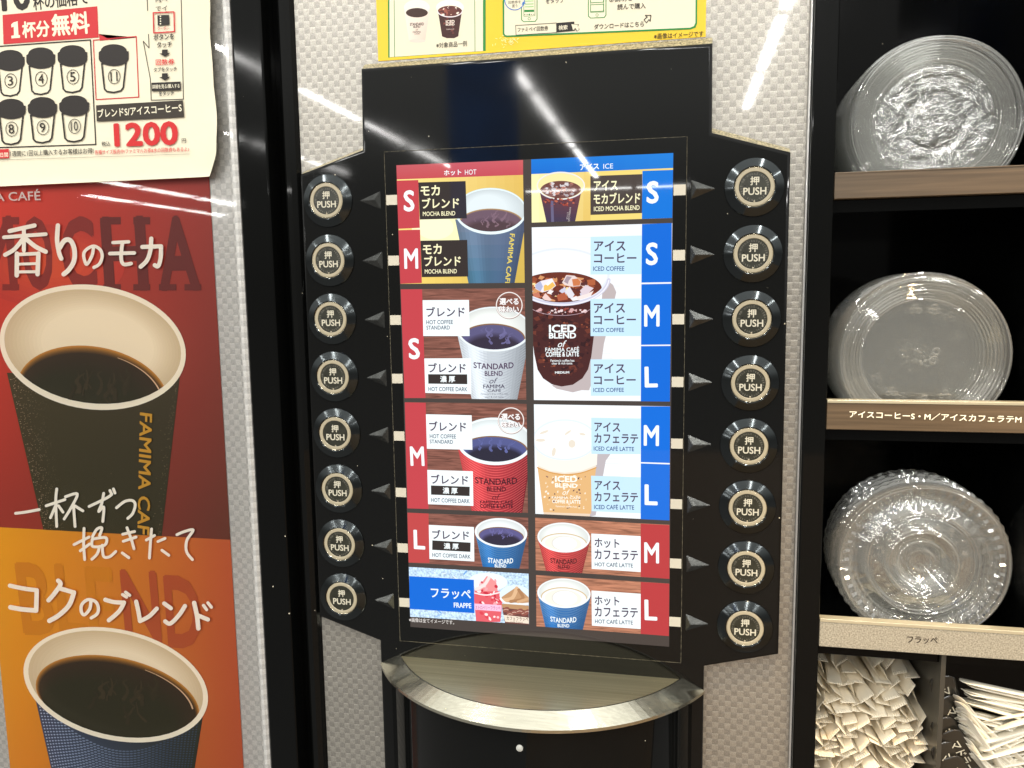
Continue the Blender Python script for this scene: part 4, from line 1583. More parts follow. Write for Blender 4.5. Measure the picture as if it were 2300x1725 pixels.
def poster_cup(tf, clip_z, rim, inner, coffee, body, cols, ribs, name):
    a = Art(PY - 0.15, tf, step=0.008)
    if clip_z is not None:
        a.clip = [(-700, clip_z), (0, clip_z), (0, 430), (-700, 430)]
    a.grad(body, cols, 18)
    if ribs:
        tl, tr, br, bl = body
        for k in range(26):
            t = (k + 0.5) / 26
            L = (tl[0] + (bl[0] - tl[0]) * t, tl[1] + (bl[1] - tl[1]) * t)
            R = (tr[0] + (br[0] - tr[0]) * t, tr[1] + (br[1] - tr[1]) * t)
            for u in np.linspace(0.02, 0.97, 44):
                x, y = L[0] + (R[0] - L[0]) * u, L[1] + (R[1] - L[1]) * u + 330 * math.sin(math.pi * u) * (1 - .15 * t)
                g = max(0, 1 - u * 1.25)
                w = 13 * (0.5 + math.sin(math.pi * u) * .6)
                a.off -= a.step * 0.97
                a.ell(x, y, w, 5.5, (int(52 + 118 * g), int(66 + 118 * g), int(88 + 124 * g)), 14 - 26 * u, n=8)
    else:
        random.seed(3)
        for k in range(900):
            u = abs(random.gauss(0, 0.16))
            if random.random() < 0.15:
                u = 1 - abs(random.gauss(0, 0.04))
            v = random.random()
            if not 0.01 < u < 0.99:
                continue
            tl, tr, br, bl = body
            x = (tl[0] * (1 - u) + tr[0] * u) * (1 - v) + (bl[0] * (1 - u) + br[0] * u) * v
            y = (tl[1] * (1 - u) + tr[1] * u) * (1 - v) + (bl[1] * (1 - u) + br[1] * u) * v
            g = max(0.15, 1 - u * 4) if u < .5 else .5
            a.off -= a.step * 0.97
            a.ell(x, y, random.uniform(2, 5), random.uniform(2, 4), (int(50 + 120 * g), int(44 + 104 * g), int(26 + 96 * g)), 0, n=6)
        a.off += 0.01
    a.ell(*rim[:4], (250, 238, 214), rim[4], n=72)
    cx, cy, ra, rb, ro = inner
    K = 10
    for k in range(K):
        t = k / (K - 1)
        a.ell(cx + 40 * t, cy - 10 * t, ra * (1 - .36 * t), rb * (1 - .36 * t), tuple(int(p + (q - p) * t) for p, q in zip((210, 188, 152), (240, 222, 192))), ro, n=64)
    ic = a.ell_clip(*inner)
    cx, cy, ra, rb, ro = coffee
    for k in range(10):
        t = (k / 9) ** 0.7
        a.ell(cx, cy + rb * .07 * t, ra * (1 - .045 * t), rb * (1 - .09 * t), tuple(p + (q - p) * t for p, q in zip((190, 126, 46), (50, 34, 12))), ro, clip2=ic, n=64)
    for k in range(10):
        t = k / 9
        a.ell(cx - ra * .1 * t, cy + rb * (.1 + .24 * t), ra * (.93 - .12 * t), rb * (.88 - .18 * t), tuple(p + (q - p) * t for p, q in zip((50, 34, 12), (40, 36, 8))), ro, clip2=ic, n=64)
    arcp = a.ell_pts(cx, cy + rb * .045, ra * .93, rb * .92, ro, 20, 285, 345)
    a.line(arcp, 12, (214, 176, 140), smooth=False, clip2=ic, taper=(0.3, 1.0))
    random.seed(17)
    for k in range(16):
        x, y = cx + ra * random.uniform(-.35, .5), cy + rb * random.uniform(-.3, .6)
        pts = [(x, y)]
        for q in range(4):
            pts.append((pts[-1][0] + ra * random.uniform(-.05, .06), pts[-1][1] - rb * random.uniform(.05, .14)))
        g = random.uniform(.0, 1)
        a.line(pts, random.uniform(14, 44), (46 + 14 * g, 37 + 11 * g, 13 + 12 * g), clip2=ic, taper=(1, .3))
    return a.build(name, M_PRINT, poster)


poster_cup(R2, ZM, (745, 1355, 750, 497, 8), (745, 1350, 712, 452, 8), (745, 1730, 610, 380, 10),
           [(55, 1560), (1440, 1600), (1295, 2880), (355, 2850)], [(66, 56, 28), (58, 48, 24), (46, 42, 14), (52, 46, 14)], False, 'printed_cup')
poster_cup(R4, None, (930, 990, 752, 442, 13), (930, 985, 712, 408, 13), (945, 1105, 668, 330, 13),
           [(285, 1110), (1624, 1255), (1545, 1760), (432, 1760)], [(54, 62, 88), (40, 42, 28), (34, 40, 24), (60, 72, 96)], True, 'printed_cup')
a = Art(PY - 1.0, R3, step=0.006)
a.clip = [(-700, ZM), (0, ZM), (0, 430), (-700, 430)]
a.text('FAMIMA CAFE', (1120, 235), (1098, 1290), 100, (206, 150, 44), 0.02)
a.clip = None
WH = (252, 244, 228)
for pts in ([(125, 1045), (200, 1036), (315, 1015)], [(370, 985), (520, 935)], [(455, 850), (447, 950), (455, 1150)], [(452, 970), (405, 1080)], [(470, 985), (505, 1035)],
            [(525, 912), (620, 890), (570, 1000), (515, 1090)], [(590, 985), (602, 1150)], [(600, 985), (665, 1025)],
            [(715, 990), (850, 925), (895, 895)], [(832, 885), (815, 970), (792, 1030), (832, 995), (825, 1110)], [(882, 862), (896, 890)], [(910, 850), (922, 882)],
            [(935, 1000), (1000, 950), (1060, 942), (1085, 975), (1065, 1045), (1025, 1085)],
            [(595, 1295), (715, 1235)], [(675, 1165), (672, 1290), (680, 1415)], [(645, 1345), (720, 1290)],
            [(742, 1232), (778, 1172), (818, 1162), (800, 1222)], [(742, 1250), (850, 1240), (840, 1300), (745, 1310), (742, 1250)], [(800, 1310), (780, 1370), (738, 1412)],
            [(822, 1300), (832, 1388), (880, 1392), (930, 1350)],
            [(985, 1212), (1080, 1190)], [(990, 1268), (1092, 1235)], [(1020, 1160), (1055, 1255), (1076, 1328)], [(982, 1362), (1035, 1400)],
            [(1175, 1258), (1240, 1222)], [(1217, 1170), (1207, 1290), (1200, 1402)], [(1268, 1270), (1325, 1245)], [(1300, 1340), (1355, 1380)],
            [(1420, 1215), (1480, 1190), (1550, 1178), (1500, 1260), (1497, 1350), (1545, 1415)]):
    a.line(pts, 23, WH)
a.tf = R2
for w, pts in ((34, [(80, 425), (180, 402), (280, 380)]), (30, [(35, 475), (200, 462), (370, 450)]), (32, [(195, 410), (195, 580)]), (34, [(185, 490), (120, 570), (45, 615)]),
               (36, [(215, 490), (290, 550), (370, 590)]), (36, [(140, 605), (138, 780)]), (28, [(150, 612), (310, 605)]), (36, [(312, 605), (305, 770)]), (22, [(150, 690), (300, 685)]), (24, [(150, 752), (300, 750)]),
               (36, [(468, 380), (462, 500), (478, 600), (495, 645)]), (38, [(482, 560), (522, 500), (570, 502), (600, 570), (598, 660), (560, 730), (515, 770)]),
               (26, [(755, 548), (742, 620), (702, 690), (682, 660), (677, 600), (715, 560), (762, 546), (810, 577), (823, 632), (800, 690), (757, 716)]),
               (28, [(910, 517), (1035, 511)]), (30, [(885, 605), (1080, 600)]), (30, [(985, 520), (975, 635), (995, 690), (1055, 685)]),
               (34, [(1145, 552), (1295, 547)]), (34, [(1295, 547), (1292, 640), (1272, 705), (1245, 698)]), (34, [(1217, 485), (1210, 580), (1182, 660), (1132, 710)])):
    a.line(pts, w, WH)
a.text('FAMIMA CAFÉ', (-345, 195), (332, 178), 88, (222, 204, 196), 0.01)
a.tf = R4
for w, pts in ((34, [(85, 195), (190, 217), (300, 232)]), (36, [(300, 232), (296, 385)]), (38, [(90, 368), (180, 384), (295, 394)]),
               (36, [(472, 155), (490, 185), (440, 260), (395, 312)]), (36, [(490, 218), (598, 250)]), (38, [(598, 250), (560, 350), (480, 430), (402, 476)]),
               (26, [(735, 312), (725, 380), (682, 428), (657, 400), (662, 345), (710, 307), (770, 322), (794, 370), (784, 420), (737, 453)]),
               (34, [(850, 307), (920, 326), (1000, 330)]), (34, [(1000, 330), (960, 400), (878, 472)]), (26, [(988, 266), (1020, 286)]), (26, [(1012, 247), (1045, 272)]),
               (34, [(1097, 322), (1115, 400), (1128, 478)]), (34, [(1128, 478), (1200, 440), (1262, 378)]),
               (34, [(1322, 337), (1375, 375)]), (34, [(1330, 480), (1372, 497), (1440, 430), (1488, 357)]),
               (36, [(1562, 332), (1585, 440), (1595, 536)]), (34, [(1592, 432), (1672, 465)]), (26, [(1637, 352), (1662, 386)]), (26, [(1672, 332), (1700, 366)])):
    a.line(pts, w, WH)
a.build('lettering', M_PRINT, poster)

# ------------------------------------------------------------------ the cream paper notice taped over the cover
notice = empty('paper_notice', 'cream paper notice with black cup drawings and a red 1200 price, taped over the cover', 'notice')
NY = -4.2


def curl(x, z):
    e = max(0.0, (x + 190.0) / 18.0)
    w = math.sin(z * 0.055 + 0.5) * 0.8
    low = max(0.0, (131 - z) / 8.0)
    return -(e ** 2) * (1.6 + w) - (low ** 2) * 0.9 * (0.6 + 0.4 * math.sin(x * 0.06))


N1 = (0, 0, 3.5677)
a = Art(NY, N1)
nx, nz = 60, 50
PAPER = (230, 222, 196)
X0, X1, Z0, Z1 = -420.0, -172.6, 126.0, 330.0
for i in range(nx):
    for j in range(nz):
        i0 = len(a.V)
        v0, v1 = Z0 + (Z1 - Z0) * (j / nz) ** 1.5, Z0 + (Z1 - Z0) * ((j + 1) / nz) ** 1.5
        for (ii, z) in ((i, v0), (i + 1, v0), (i + 1, v1), (i, v1)):
            xe = X1 - max(0.0, 138.0 - z) * 0.45 + math.sin(z * .09) * .8 + math.sin(z * .21) * .3
            a.V.append((X0 + (xe - X0) * (ii / nx), NY, z))
            a.C.append(a.c(PAPER))
        a.F.append([i0, i0 + 1, i0 + 2, i0 + 3])
sheet = a.build('sheet', M_SHEET, notice, deform=curl)
for f in sheet.data.polygons:
    f.use_smooth = True
bm = bmesh.new()
bm.from_mesh(sheet.data)
bmesh.ops.remove_doubles(bm, verts=bm.verts[:], dist=1e-6)
bm.to_mesh(sheet.data)
bm.free()

BK, RD = (34, 27, 22), (196, 40, 44)
a = Art(NY - 0.15, N1, step=0.003)
a.text('10', (15, 95), (250, 78), 260, BK, 0.03)
a.text('杯の価格で', (270, 85), (715, 32), 118, BK, 0.015)
a.poly([(20, 120), (780, 50), (790, 300), (28, 355)], RD)
a.poly([(790, 272), (888, 320), (1095, 292), (1095, 300), (800, 326)], RD)
a.poly([(108, 180), (142, 170), (148, 282), (160, 281), (161, 303), (92, 308), (91, 286), (112, 284), (110, 214), (92, 220), (90, 196)], (240, 230, 200))
a.text('杯分', (182, 308), (402, 294), 135, (240, 230, 200), 0.03)
a.text('無料', (418, 294), (724, 270), 180, (240, 230, 200), 0.03)
a.line([(-300, 392), (725, 320), (768, 1158), (-300, 1192)], 10, BK, smooth=False)
a.loop([(748, 322), (1092, 292), (1112, 778), (770, 798)], 8, RD)
a.line([(1448, -200), (1470, 795), (1212, 803), (1205, 632), (1148, 330), (1195, 385), (1190, 275)], 6, BK, smooth=False)
a.line([(1175, -200), (1183, 85)], 6, BK, smooth=False)


def lid_cup(a, cx, lid_top, lid_bot, hw, bot, num):
    lid_mid = (lid_top + lid_bot) / 2
    a.loop([(cx - hw * .80, lid_bot - 20), (cx - hw * .62, bot - 30), (cx - hw * .45, bot - 8), (cx, bot), (cx + hw * .48, bot - 14), (cx + hw * .64, bot - 40), (cx + hw * .82, lid_bot - 30)], 13, BK)
    a.ell(cx, lid_bot - 62, hw, 62, BK)
    a.poly([(cx - hw, lid_bot - 66), (cx - hw, lid_top + 62), (cx + hw, lid_top + 56), (cx + hw, lid_bot - 70)], BK)
    a.ell(cx, lid_top + 52, hw * .86, 52, BK)
    a.ell(cx, lid_top + 72, hw * 1.0, 40, BK)
    cy = (lid_bot + bot) / 2 - 22
    a.loop(a.ell_pts(cx + 4, cy, 47, 57, 0, 36), 5, BK)
    w = 22 if len(num) == 1 else 28
    a.text(num, (cx + 4 - w, cy + 38), (cx + 4 + w, cy + 36), 76, BK, 0.005)


for cx, t, b, hw, bot, num in ((82, 400, 570, 116, 770, '③'), (328, 380, 552, 116, 757, '④'), (582, 362, 535, 119, 742, '⑤'), (913, 355, 530, 120, 742, '11'),
                               (92, 792, 955, 116, 1158, '8'), (343, 778, 945, 117, 1145, '9'), (598, 765, 932, 120, 1137, '10')):
    lid_cup(a, cx, t, b, hw, bot, {'③': '3', '④': '4', '⑤': '5'}.get(num, num))
a.text('でイ', (1252, 92), (1345, 86), 40, BK, 0.005)
a.text('内ペ', (1252, 22), (1345, 16), 44, BK, 0.005)
a.loop([(1232, 104), (1398, 97), (1402, 255), (1236, 266)], 10, RD)
a.poly([(1265, 125), (1358, 120), (1362, 200), (1268, 207)], BK)
for k in range(4):
    a.ell(1290, 132 + k * 20, 6, 6, PAPER, n=10)
a.text('クーポン', (1266, 244), (1360, 238), 28, (200, 50, 50), 0.01)
a.text('ボタンを', (1235, 326), (1400, 316), 48, BK, 0.02)
a.text('タッチ', (1262, 386), (1382, 380), 48, BK, 0.02)
for yy in (400, 590):
    a.poly([(1302, yy), (1348, yy - 2), (1348, yy + 28), (1302, yy + 30)], BK)
    a.poly([(1280, yy + 30), (1370, yy + 26), (1326, yy + 56)], BK)
a.text('回数券', (1253, 526), (1402, 518), 48, (214, 50, 52), 0.012)
a.text('タブをタッチ', (1236, 580), (1422, 572), 38, BK, 0.01)
a.poly([(1217, 665), (1452, 655), (1455, 725), (1220, 732)], BK)
a.text('詳細を見る/購入する', (1226, 714), (1445, 706), 34, PAPER, 0.012)
a.text('をタッチ', (1278, 770), (1398, 766), 38, BK, 0.012)
a.poly([(775, 845), (1470, 805), (1480, 940), (780, 975)], (50, 42, 32))
a.text('ブレンドS/アイスコーヒーS', (792, 946), (1462, 896), 70, PAPER, 0.018)
a.text('税込', (820, 1174), (890, 1170), 38, BK, 0.008)
a.text('1200', (922, 1180), (1436, 1164), 192, (196, 34, 36), 0.035)
a.text('円', (1462, 1148), (1496, 1146), 36, BK, 0.01)
a.poly([(-60, 1200), (76, 1194), (78, 1268), (-60, 1274)], RD)
a.text('日間', (10, 1262), (72, 1258), 36, PAPER, 0.012)
a.text('1週間に1回以上購入するお客様はお得!', (90, 1256), (756, 1232), 46, BK, 0.006)
a.text('各種サイズ販売中/ファミマルお茶&水の回数券もあるよ♪', (766, 1240), (1522, 1214), 36, (206, 52, 52), 0.006)
a.line([(-100, 1285), (1525, 1235)], 2.5, (110, 100, 84), smooth=False)
a.build('lettering', M_PRINT, notice, deform=curl)

# ------------------------------------------------------------------ the yellow notice above the screen
yn = empty('yellow_notice', 'yellow and green notice stuck on the silver panel above the black fascia', 'notice')
YP = PANEL_Y - 0.35
R5, R6 = (600, 0, 3.5677), (1100, 0, 3.5677)
xl, zb = at(600 + 889 / 3.5677, 462 / 3.5677, YP)
xr, zb2 = at(1100 + 1730 / 3.5677, 325 / 3.5677, YP)
mb = MB()
mb.box(xl, xr, YP, YP + 0.3, (zb + zb2) / 2, 300)
mb.build('sheet', [simple('yellow_print', lin((228, 190, 14)), 0.4)], yn)
a = Art(YP - 0.02, R5, step=0.003)
YCR, GR = (228, 219, 192), (32, 130, 56)
a.poly([(962, -900), (1752, -900), (1752, 408), (970, 462)], GR)
a.poly([(975, -900), (1730, -900), (1730, 408), (982, 458)], YCR)
a.line([(1012, -600), (1022, 458)], 5, GR, smooth=False)
a.line([(1660, -600), (1666, 412)], 5, GR, smooth=False)
a.grad([(1098, 80), (1305, 78), (1268, 322), (1138, 332)], [(238, 222, 208), (232, 212, 196), (222, 196, 180), (236, 216, 200)], 6)
a.ell(1200, 60, 104, 62, (240, 228, 214))
a.ell(1205, 328, 66, 14, (226, 204, 190))
a.ell(1200, 102, 88, 38, (58, 34, 24))
a.text('STANDARD', (1144, 208), (1256, 204), 24, BK, 0.03)
a.text('BLEND', (1172, 224), (1228, 222), 16, BK, 0.03)
a.text('of', (1190, 246), (1212, 245), 16, BK, 0, .4)
a.text('FAMIMA', (1168, 264), (1232, 262), 13, BK, 0.02)
a.text('CAFÉ', (1180, 277), (1222, 276), 12, BK, 0.02)
a.poly([(1368, 85), (1562, 85), (1532, 290), (1500, 306), (1440, 306), (1402, 292)], (62, 26, 22))
a.ell(1465, 60, 112, 62, (248, 240, 220))
a.ell(1465, 92, 98, 46, (96, 44, 36))
ice_shards(a, 1465, 92, 92, 40, 26, [(150, 80, 66), (214, 180, 160), (80, 36, 32), (236, 220, 206)], 41, None, 0.2)
a.line(a.ell_pts(1465, 84, 100, 52, 0, 20, 10, 170), 8, (230, 220, 224), smooth=False)
ice_shards(a, 1466, 200, 60, 80, 24, [(96, 44, 36), (50, 20, 20), (120, 60, 50)], 42, None, 0.2)
a.text('ICED', (1432, 188), (1502, 186), 26, (240, 224, 210), 0.03)
a.text('BLEND', (1432, 206), (1502, 204), 16, (240, 224, 210), 0.03)
a.text('FAMIMA CAFÉ', (1436, 240), (1498, 238), 10, (220, 200, 190))
a.text('※対象商品一例', (1356, 388), (1602, 370), 44, BK, 0.008)
a.tf = R6
rr = [(100, -900), (104, 270), (112, 292), (135, 298), (1610, 236), (1648, 222), (1662, 190), (1668, -900)]
a.poly(rr, GR)
a.poly([(114, -900), (118, 266), (124, 280), (140, 285), (1606, 222), (1636, 210), (1648, 184), (1654, -900)], YCR)
for (x0, x1, yb_) in ((250, 383, 175), (785, 935, 145)):
    a.poly([(x0, -300), (x1, -300), (x1, yb_ - 22), (x1 - 16, yb_), (x0 + 22, yb_ + 4), (x0 + 2, yb_ - 14)], GR)
    a.poly([(x0 + 7, -300), (x1 - 7, -300), (x1 - 7, yb_ - 24), (x1 - 20, yb_ - 7), (x0 + 24, yb_ - 3), (x0 + 9, yb_ - 18)], YCR)
    a.loop(a.ell_pts((x0 + x1) / 2, yb_ - 24, 10, 10, 0, 14), 4, GR)
    a.loop([(x0 + 22, -300), (x1 - 22, -300), (x1 - 20, yb_ - 48), (x0 + 24, yb_ - 44)], 4, GR)
a.poly([(278, 80), (356, 78), (356, 96), (278, 98)], GR)
for k in range(5):
    a.ell(282 + 18 * k, 118 - k * .5, 4 if k != 2 else 7, 4 if k != 2 else 7, GR if k == 2 else BK, n=10)
for yy in (10, 34, 56):
    a.line([(284, yy), (350, yy - 2)], 6, (120, 190, 110), smooth=False)
a.loop([(808, 40), (912, 34), (912, 90), (808, 94)], 5, GR)
a.loop([(808, -30), (912, -36), (912, 18), (808, 24)], 5, GR)
a.ell(200, 2, 82, 82, (40, 110, 190))
a.ell(200, 2, 75, 75, YCR)
a.poly([(255, 42), (290, 26), (266, 14)], (40, 110, 190))
a.text('回数券を', (150, 34), (250, 28), 26, BK, 0.01)
a.text('買う', (180, 64), (222, 60), 26, BK, 0.01)
a.text('をタップ', (450, 32), (596, 24), 46, BK, 0.012)
a.text('③説明を', (956, 20), (1142, 8), 48, BK, 0.012)
a.text('読んで購入', (1022, 82), (1250, 70), 48, BK, 0.012)
a.loop([(208, 205), (535, 185), (536, 262), (212, 282)], 4, BK)
a.text('ファミペイ回数券', (224, 258), (468, 246), 38, BK, 0.006)
a.poly([(535, 185), (678, 174), (682, 248), (536, 262)], BK)
a.text('検索', (552, 244), (624, 238), 38, YCR, 0.014)
AR = [(655, 195), (712, 200), (698, 214), (716, 236), (700, 250), (684, 230), (668, 244)]
a.loop(AR, 7, BK)
a.poly([(655, 195), (712, 200), (668, 244)], YCR)
a.poly([(684, 214), (700, 206), (716, 236), (700, 250)], YCR)
a.text('ダウンロードはこちら', (836, 238), (1236, 214), 44, BK, 0.012)
AR = [(1292, 124), (1246, 124), (1262, 138), (1236, 160), (1256, 184), (1276, 158), (1286, 172)]
a.loop(AR, 6, BK)
a.text('※画像はイメージです', (1316, 316), (1712, 294), 46, BK, 0.006)
random.seed(4)
for k in range(40):
    x, y = random.gauss(150, 50), random.gauss(325, 20)
    t = random.uniform(0, 3.1)
    a.line([(x, y), (x + 14 * math.cos(t), y + 14 * math.sin(t))], 3.5, (252, 240, 170), smooth=False)
a.build('lettering', M_PRINT, yn)

# ------------------------------------------------------------------ the lid rack on the right
rack = empty('lid_rack', 'black rack of narrow shelves holding clear lids and straws, right of the coffee machine', 'rack')
mb = MB()
mb.box(136.2, 147.3, -1.0, 150, -330, 330, bevel=0.8, seg=3)
mb.build('frame_post', [M_POST], rack)
mb = MB()
mb.box(147.4, 420, 150, 156, -330, 330)
mb.build('back_panel', [M_RACK], rack)
mb = MB()
mb.box(243, 249, 4, 149.9, -121.9, 330)
mb.build('partition', [M_RACK], rack)
for (z1, z0, mat, edge, nm) in ((115.0, 102.8, M_WOOD, 0.5, None), (5.6, -9.0, M_WOOD, 1.3, None), (-107.0, -121.8, M_SPARKLE, 1.6, None)):
    mb = MB()
    mb.box(147.5, 420, 0.0, 5.0, z0, z1, bevel=0.35)
    sh = mb.build('shelf', [mat], rack)
    mb = MB()
    mb.box(147.5, 242.9, 5.1, 149.8, z0 - 6, z0 + 3)
    mb.build('deck', [M_RACK], sh)
    mb = MB()
    mb.box(147.6, 420, -0.25, 4.9, z1 - edge, z1 + 0.25, bevel=0.2)
    mb.build('edging', [M_EDGE if edge > 1 else mat], sh)
    if z1 < 50:
        tf = (1680, 840, 3.5677) if z1 > 0 else (1680, 1260, 3.5677)
        a = Art(-0.06, tf)
        if z1 > 0:
            a.text('アイスコーヒーS・M／アイスカフェラテM', (812, 350), (2190, 395), 58, (252, 246, 222), 0.014)
        else:
            a.text('フラッペ', (1275, 658), (1520, 668), 56, (40, 24, 14), 0.02)
        a.build('lettering', M_PRINT, sh)
mb = MB()
mb.box(206.0, 208.2, 2.0, 149.5, -330, -122.2)
mb.build('divider', [simple('dark_divider', (0.05, 0.045, 0.035), 0.3)], rack)
mb = MB()
mb.box(147.5, 420, 3.0, 149.5, -330, -325)
mb.build('floor_plate', [M_RACK], rack)

# ------------------------------------------------------------------ clear lids lying in stacks, rims to the front
def lid_mesh(kind):
    mb = MB()
    for r, y in {'dome': ((38.4, 0.4), (34.6, 2.2), (28.2, 1.2), (23.5, 1.7)), 'flat': ((39.0, 0.0), (35.6, 2.4), (33.0, 2.2), (28.4, 3.0)), 'straw': ((39.6, 0.0), (31.6, 3.4), (26.2, 0.9), (16.4, 0.6), (11.4, 2.6))}[kind]:
        mb.lathe([(r + .45, y + .3), (r + .3, y - .1), (r, y - .25), (r - .3, y - .1), (r - .45, y + .3)], 72)
    if kind == 'dome':
        prof = [(39.5, 8.5), (40.6, 8.0), (40.6, 6.6), (39.6, 6.0), (39.2, 2.0), (38.6, 0.8), (37.0, 0.0)]
        prof += [(36.4 - .62 * k, 0.6 + .05 * k + (0.75 if k % 2 else 0)) for k in range(18)]
        mb.lathe(prof, 96)
        mb.lathe([(prof[-1][0], prof[-1][1]), (22, 1.7), (20.8, 2.5), (17, 1.8), (13, 2.6), (11.8, 1.6), (6, 1.6), (0, 1.8)], 96, mi=1,
                 wob=lambda r, y, a, k: 0.5 * math.sin(5 * a + r) if 3 < r < 23 else 0)
    elif kind == 'flat':
        prof = [(40.6, 8.5), (41.6, 8.0), (41.6, 6.6), (40.6, 6.0), (40.2, 1.4), (39.2, 0.2), (37.6, 0.0)]
        prof += [(37.0 - .75 * k, 0.8 + .17 * k + (0.7 if k % 2 else 0)) for k in range(12)]
        prof += [(26.2, 3.6), (0, 3.4)]
        mb.lathe(prof, 96)
        for (cx, cz) in ((6.5, 2.2), (5.4, -2.0)):
            mb.lathe([(2.2, 3.4), (1.9, 2.7), (1.3, 2.7), (1.0, 3.4)], 24, c=(cx, 0, cz))
        random.seed(8)
        for k in range(14):
            t, r = random.uniform(0, 6.28), random.uniform(3, 14)
            mb.lathe([(0.7, 3.4), (0.4, 2.9), (0, 2.8)], 8, c=(-3 + r * math.cos(t) * .5, 0, -4 + r * math.sin(t) * .5))
        for t0 in (78, 100, 235, 275, 300):
            t = math.radians(t0)
            for q in range(3):
                mb.lathe([(1.5, 3.4), (1.2, 2.8), (0.8, 2.8), (0.6, 3.4)], 14, c=(23 * math.cos(t) + q * 1.6 - 1.6, 0, 23 * math.sin(t) + (q % 2) * 2))
    else:
        prof = [(41.2, 9.5), (42.6, 8.8), (42.6, 7.2), (41.4, 6.6), (41.0, 1.6), (40.0, 0.2), (38.2, 0.0), (37.6, 0.7), (35.4, 1.2), (34.6, 2.6), (33.0, 4.0), (30.5, 3.6), (27.6, 1.6), (26.6, 1.2), (25.8, 1.5), (25.0, 1.1), (24.2, 1.5), (23.4, 1.1), (18.2, 1.2), (17.6, 0.8), (17.0, 1.2), (16.2, 0.8), (15.4, 1.2), (13.5, 1.3), (12.2, 2.4), (9.6, 4.6), (8.8, 5.4), (7.2, 5.2), (6.2, 3.0), (4.6, 2.8), (4.0, 5.0), (0, 5.4)]
        mb.lathe(prof, 192, wob=lambda r, y, a, k: (0.25 if (k // 2) % 2 else -0.25) if r > 42 else 0,
                 woby=lambda r, y, a, k: (0.55 if (k // 2) % 2 else -0.55) if 34.5 < r < 37.8 else (0.2 if (k // 3) % 2 else -0.2) if 30 < r < 33.5 else 0)
        random.seed(6)
        for k in range(26):
            t = math.radians(20 + 12 * k + (k % 3) * 4)
            r = 20 + (k % 2) * 2.2
            w, h = random.uniform(.5, 1.4), random.uniform(.4, 1.0)
            x, z = r * math.cos(t), r * math.sin(t)
            mb.box(x - w, x + w, 0.75, 1.15, z - h, z + h, bevel=0.15)
    me = bpy.data.meshes.new('clear_lid')
    bmesh.ops.recalc_face_normals(mb.bm, faces=mb.bm.faces[:])
    mb.bm.to_mesh(me)
    mb.bm.free()
    me.materials.append(M_LID)
    me.materials.append(M_LID_CRUMPLED)
    me.set_sharp_from_angle(angle=math.radians(40))
    return me


for kind, (cx, cy, cz), nl, pitch, front_lab, rest_lab, grp in (
    ('dome', (195.0, 13.0, 139.6), 8, 5.2, 'foremost clear lid on the plain wood shelf, its face crumpled with bright reflections', 'clear lid behind the foremost one on the plain wood shelf', 'clear lids stacked on the plain wood shelf'),
    ('flat', (194.0, 12.0, 26.0), 7, 5.2, 'foremost clear flat lid on the lettered wood shelf, two small raised rings in its face', 'clear lid behind the foremost one on the lettered wood shelf', 'clear lids stacked on the lettered wood shelf'),
    ('straw', (198.0, 10.0, -79.3), 5, 5.6, 'foremost clear lid with a straw hole and ribbed ring on the champagne shelf', 'clear ribbed lid behind the foremost one on the champagne shelf', 'clear lids stacked on the champagne shelf')):
    me = lid_mesh(kind)
    first = bpy.data.objects.new('clear_lid', me)
    COL.objects.link(first)
    for k in range(nl):
        o = first if k == 0 else first.copy()
        if k:
            COL.objects.link(o)
        o.location = ((cx - 0.02 * k) * MM, (cy + pitch * k + random.uniform(-.15, .15)) * MM, (cz + random.uniform(-.3, .3)) * MM)
        o.rotation_euler = (math.radians(random.uniform(-.7, .7)), math.radians(0 if k == 0 else random.uniform(0, 360)), math.radians(random.uniform(-.7, .7)))
        tag(o, front_lab if k == 0 else rest_lab, 'lid', grp)

# ------------------------------------------------------------------ paper-wrapped straws, ends to the front
M_PAPER = simple('white_wrapper_paper', (0.84, 0.75, 0.58), 0.65, noise=0.04, nscale=80, bump=0.00006, bscale=700)


def sleeve_mesh(name, w=9.5, thick=2.6, length=110, crimp=5.0, mat=None):
    mb = MB()
    secs = [(0, w, 0.12), (crimp, w, 0.16), (crimp + 10, w * 0.93, thick * .8), (crimp + 22, w * 0.9, thick), (length, w * 0.9, thick)]
    N = 12
    rings = []
    for (y, ww, t) in secs:
        ring = []
        for k in range(N):
            a_ = 2 * math.pi * k / N
            cx, cz = math.cos(a_), math.sin(a_)
            ring.append(mb.bm.verts.new((ww / 2 * math.copysign(abs(cx) ** .7, cx) * MM, y * MM, t / 2 * cz * MM)))
        rings.append(ring)
    for A, B in zip(rings, rings[1:]):
        for k in range(N):
            f = mb.bm.faces.new([A[k], A[(k + 1) % N], B[(k + 1) % N], B[k]])
            f.smooth = True
    mb.bm.faces.new(rings[0])
    # pressed ridges across the sealed end
    for k in range(7):
        x = -w * .42 + w * .84 * k / 6
        for sgn in (-1, 1):
            pts = [(x - .28, 0.2, sgn * .09), (x + .28, 0.2, sgn * .09), (x + .28, crimp - .3, sgn * .1), (x - .28, crimp - .3, sgn * .1)]
            top = [(x, 0.2, sgn * .3), (x, crimp - .3, sgn * .3)]
            mb.face([pts[0], pts[3], top[1], top[0]])
            mb.face([pts[1], top[0], top[1], pts[2]])
    bmesh.ops.recalc_face_normals(mb.bm, faces=mb.bm.faces[:])
    me = bpy.data.meshes.new(name)
    mb.bm.to_mesh(me)
    mb.bm.free()
    me.materials.append(mat)
    return me


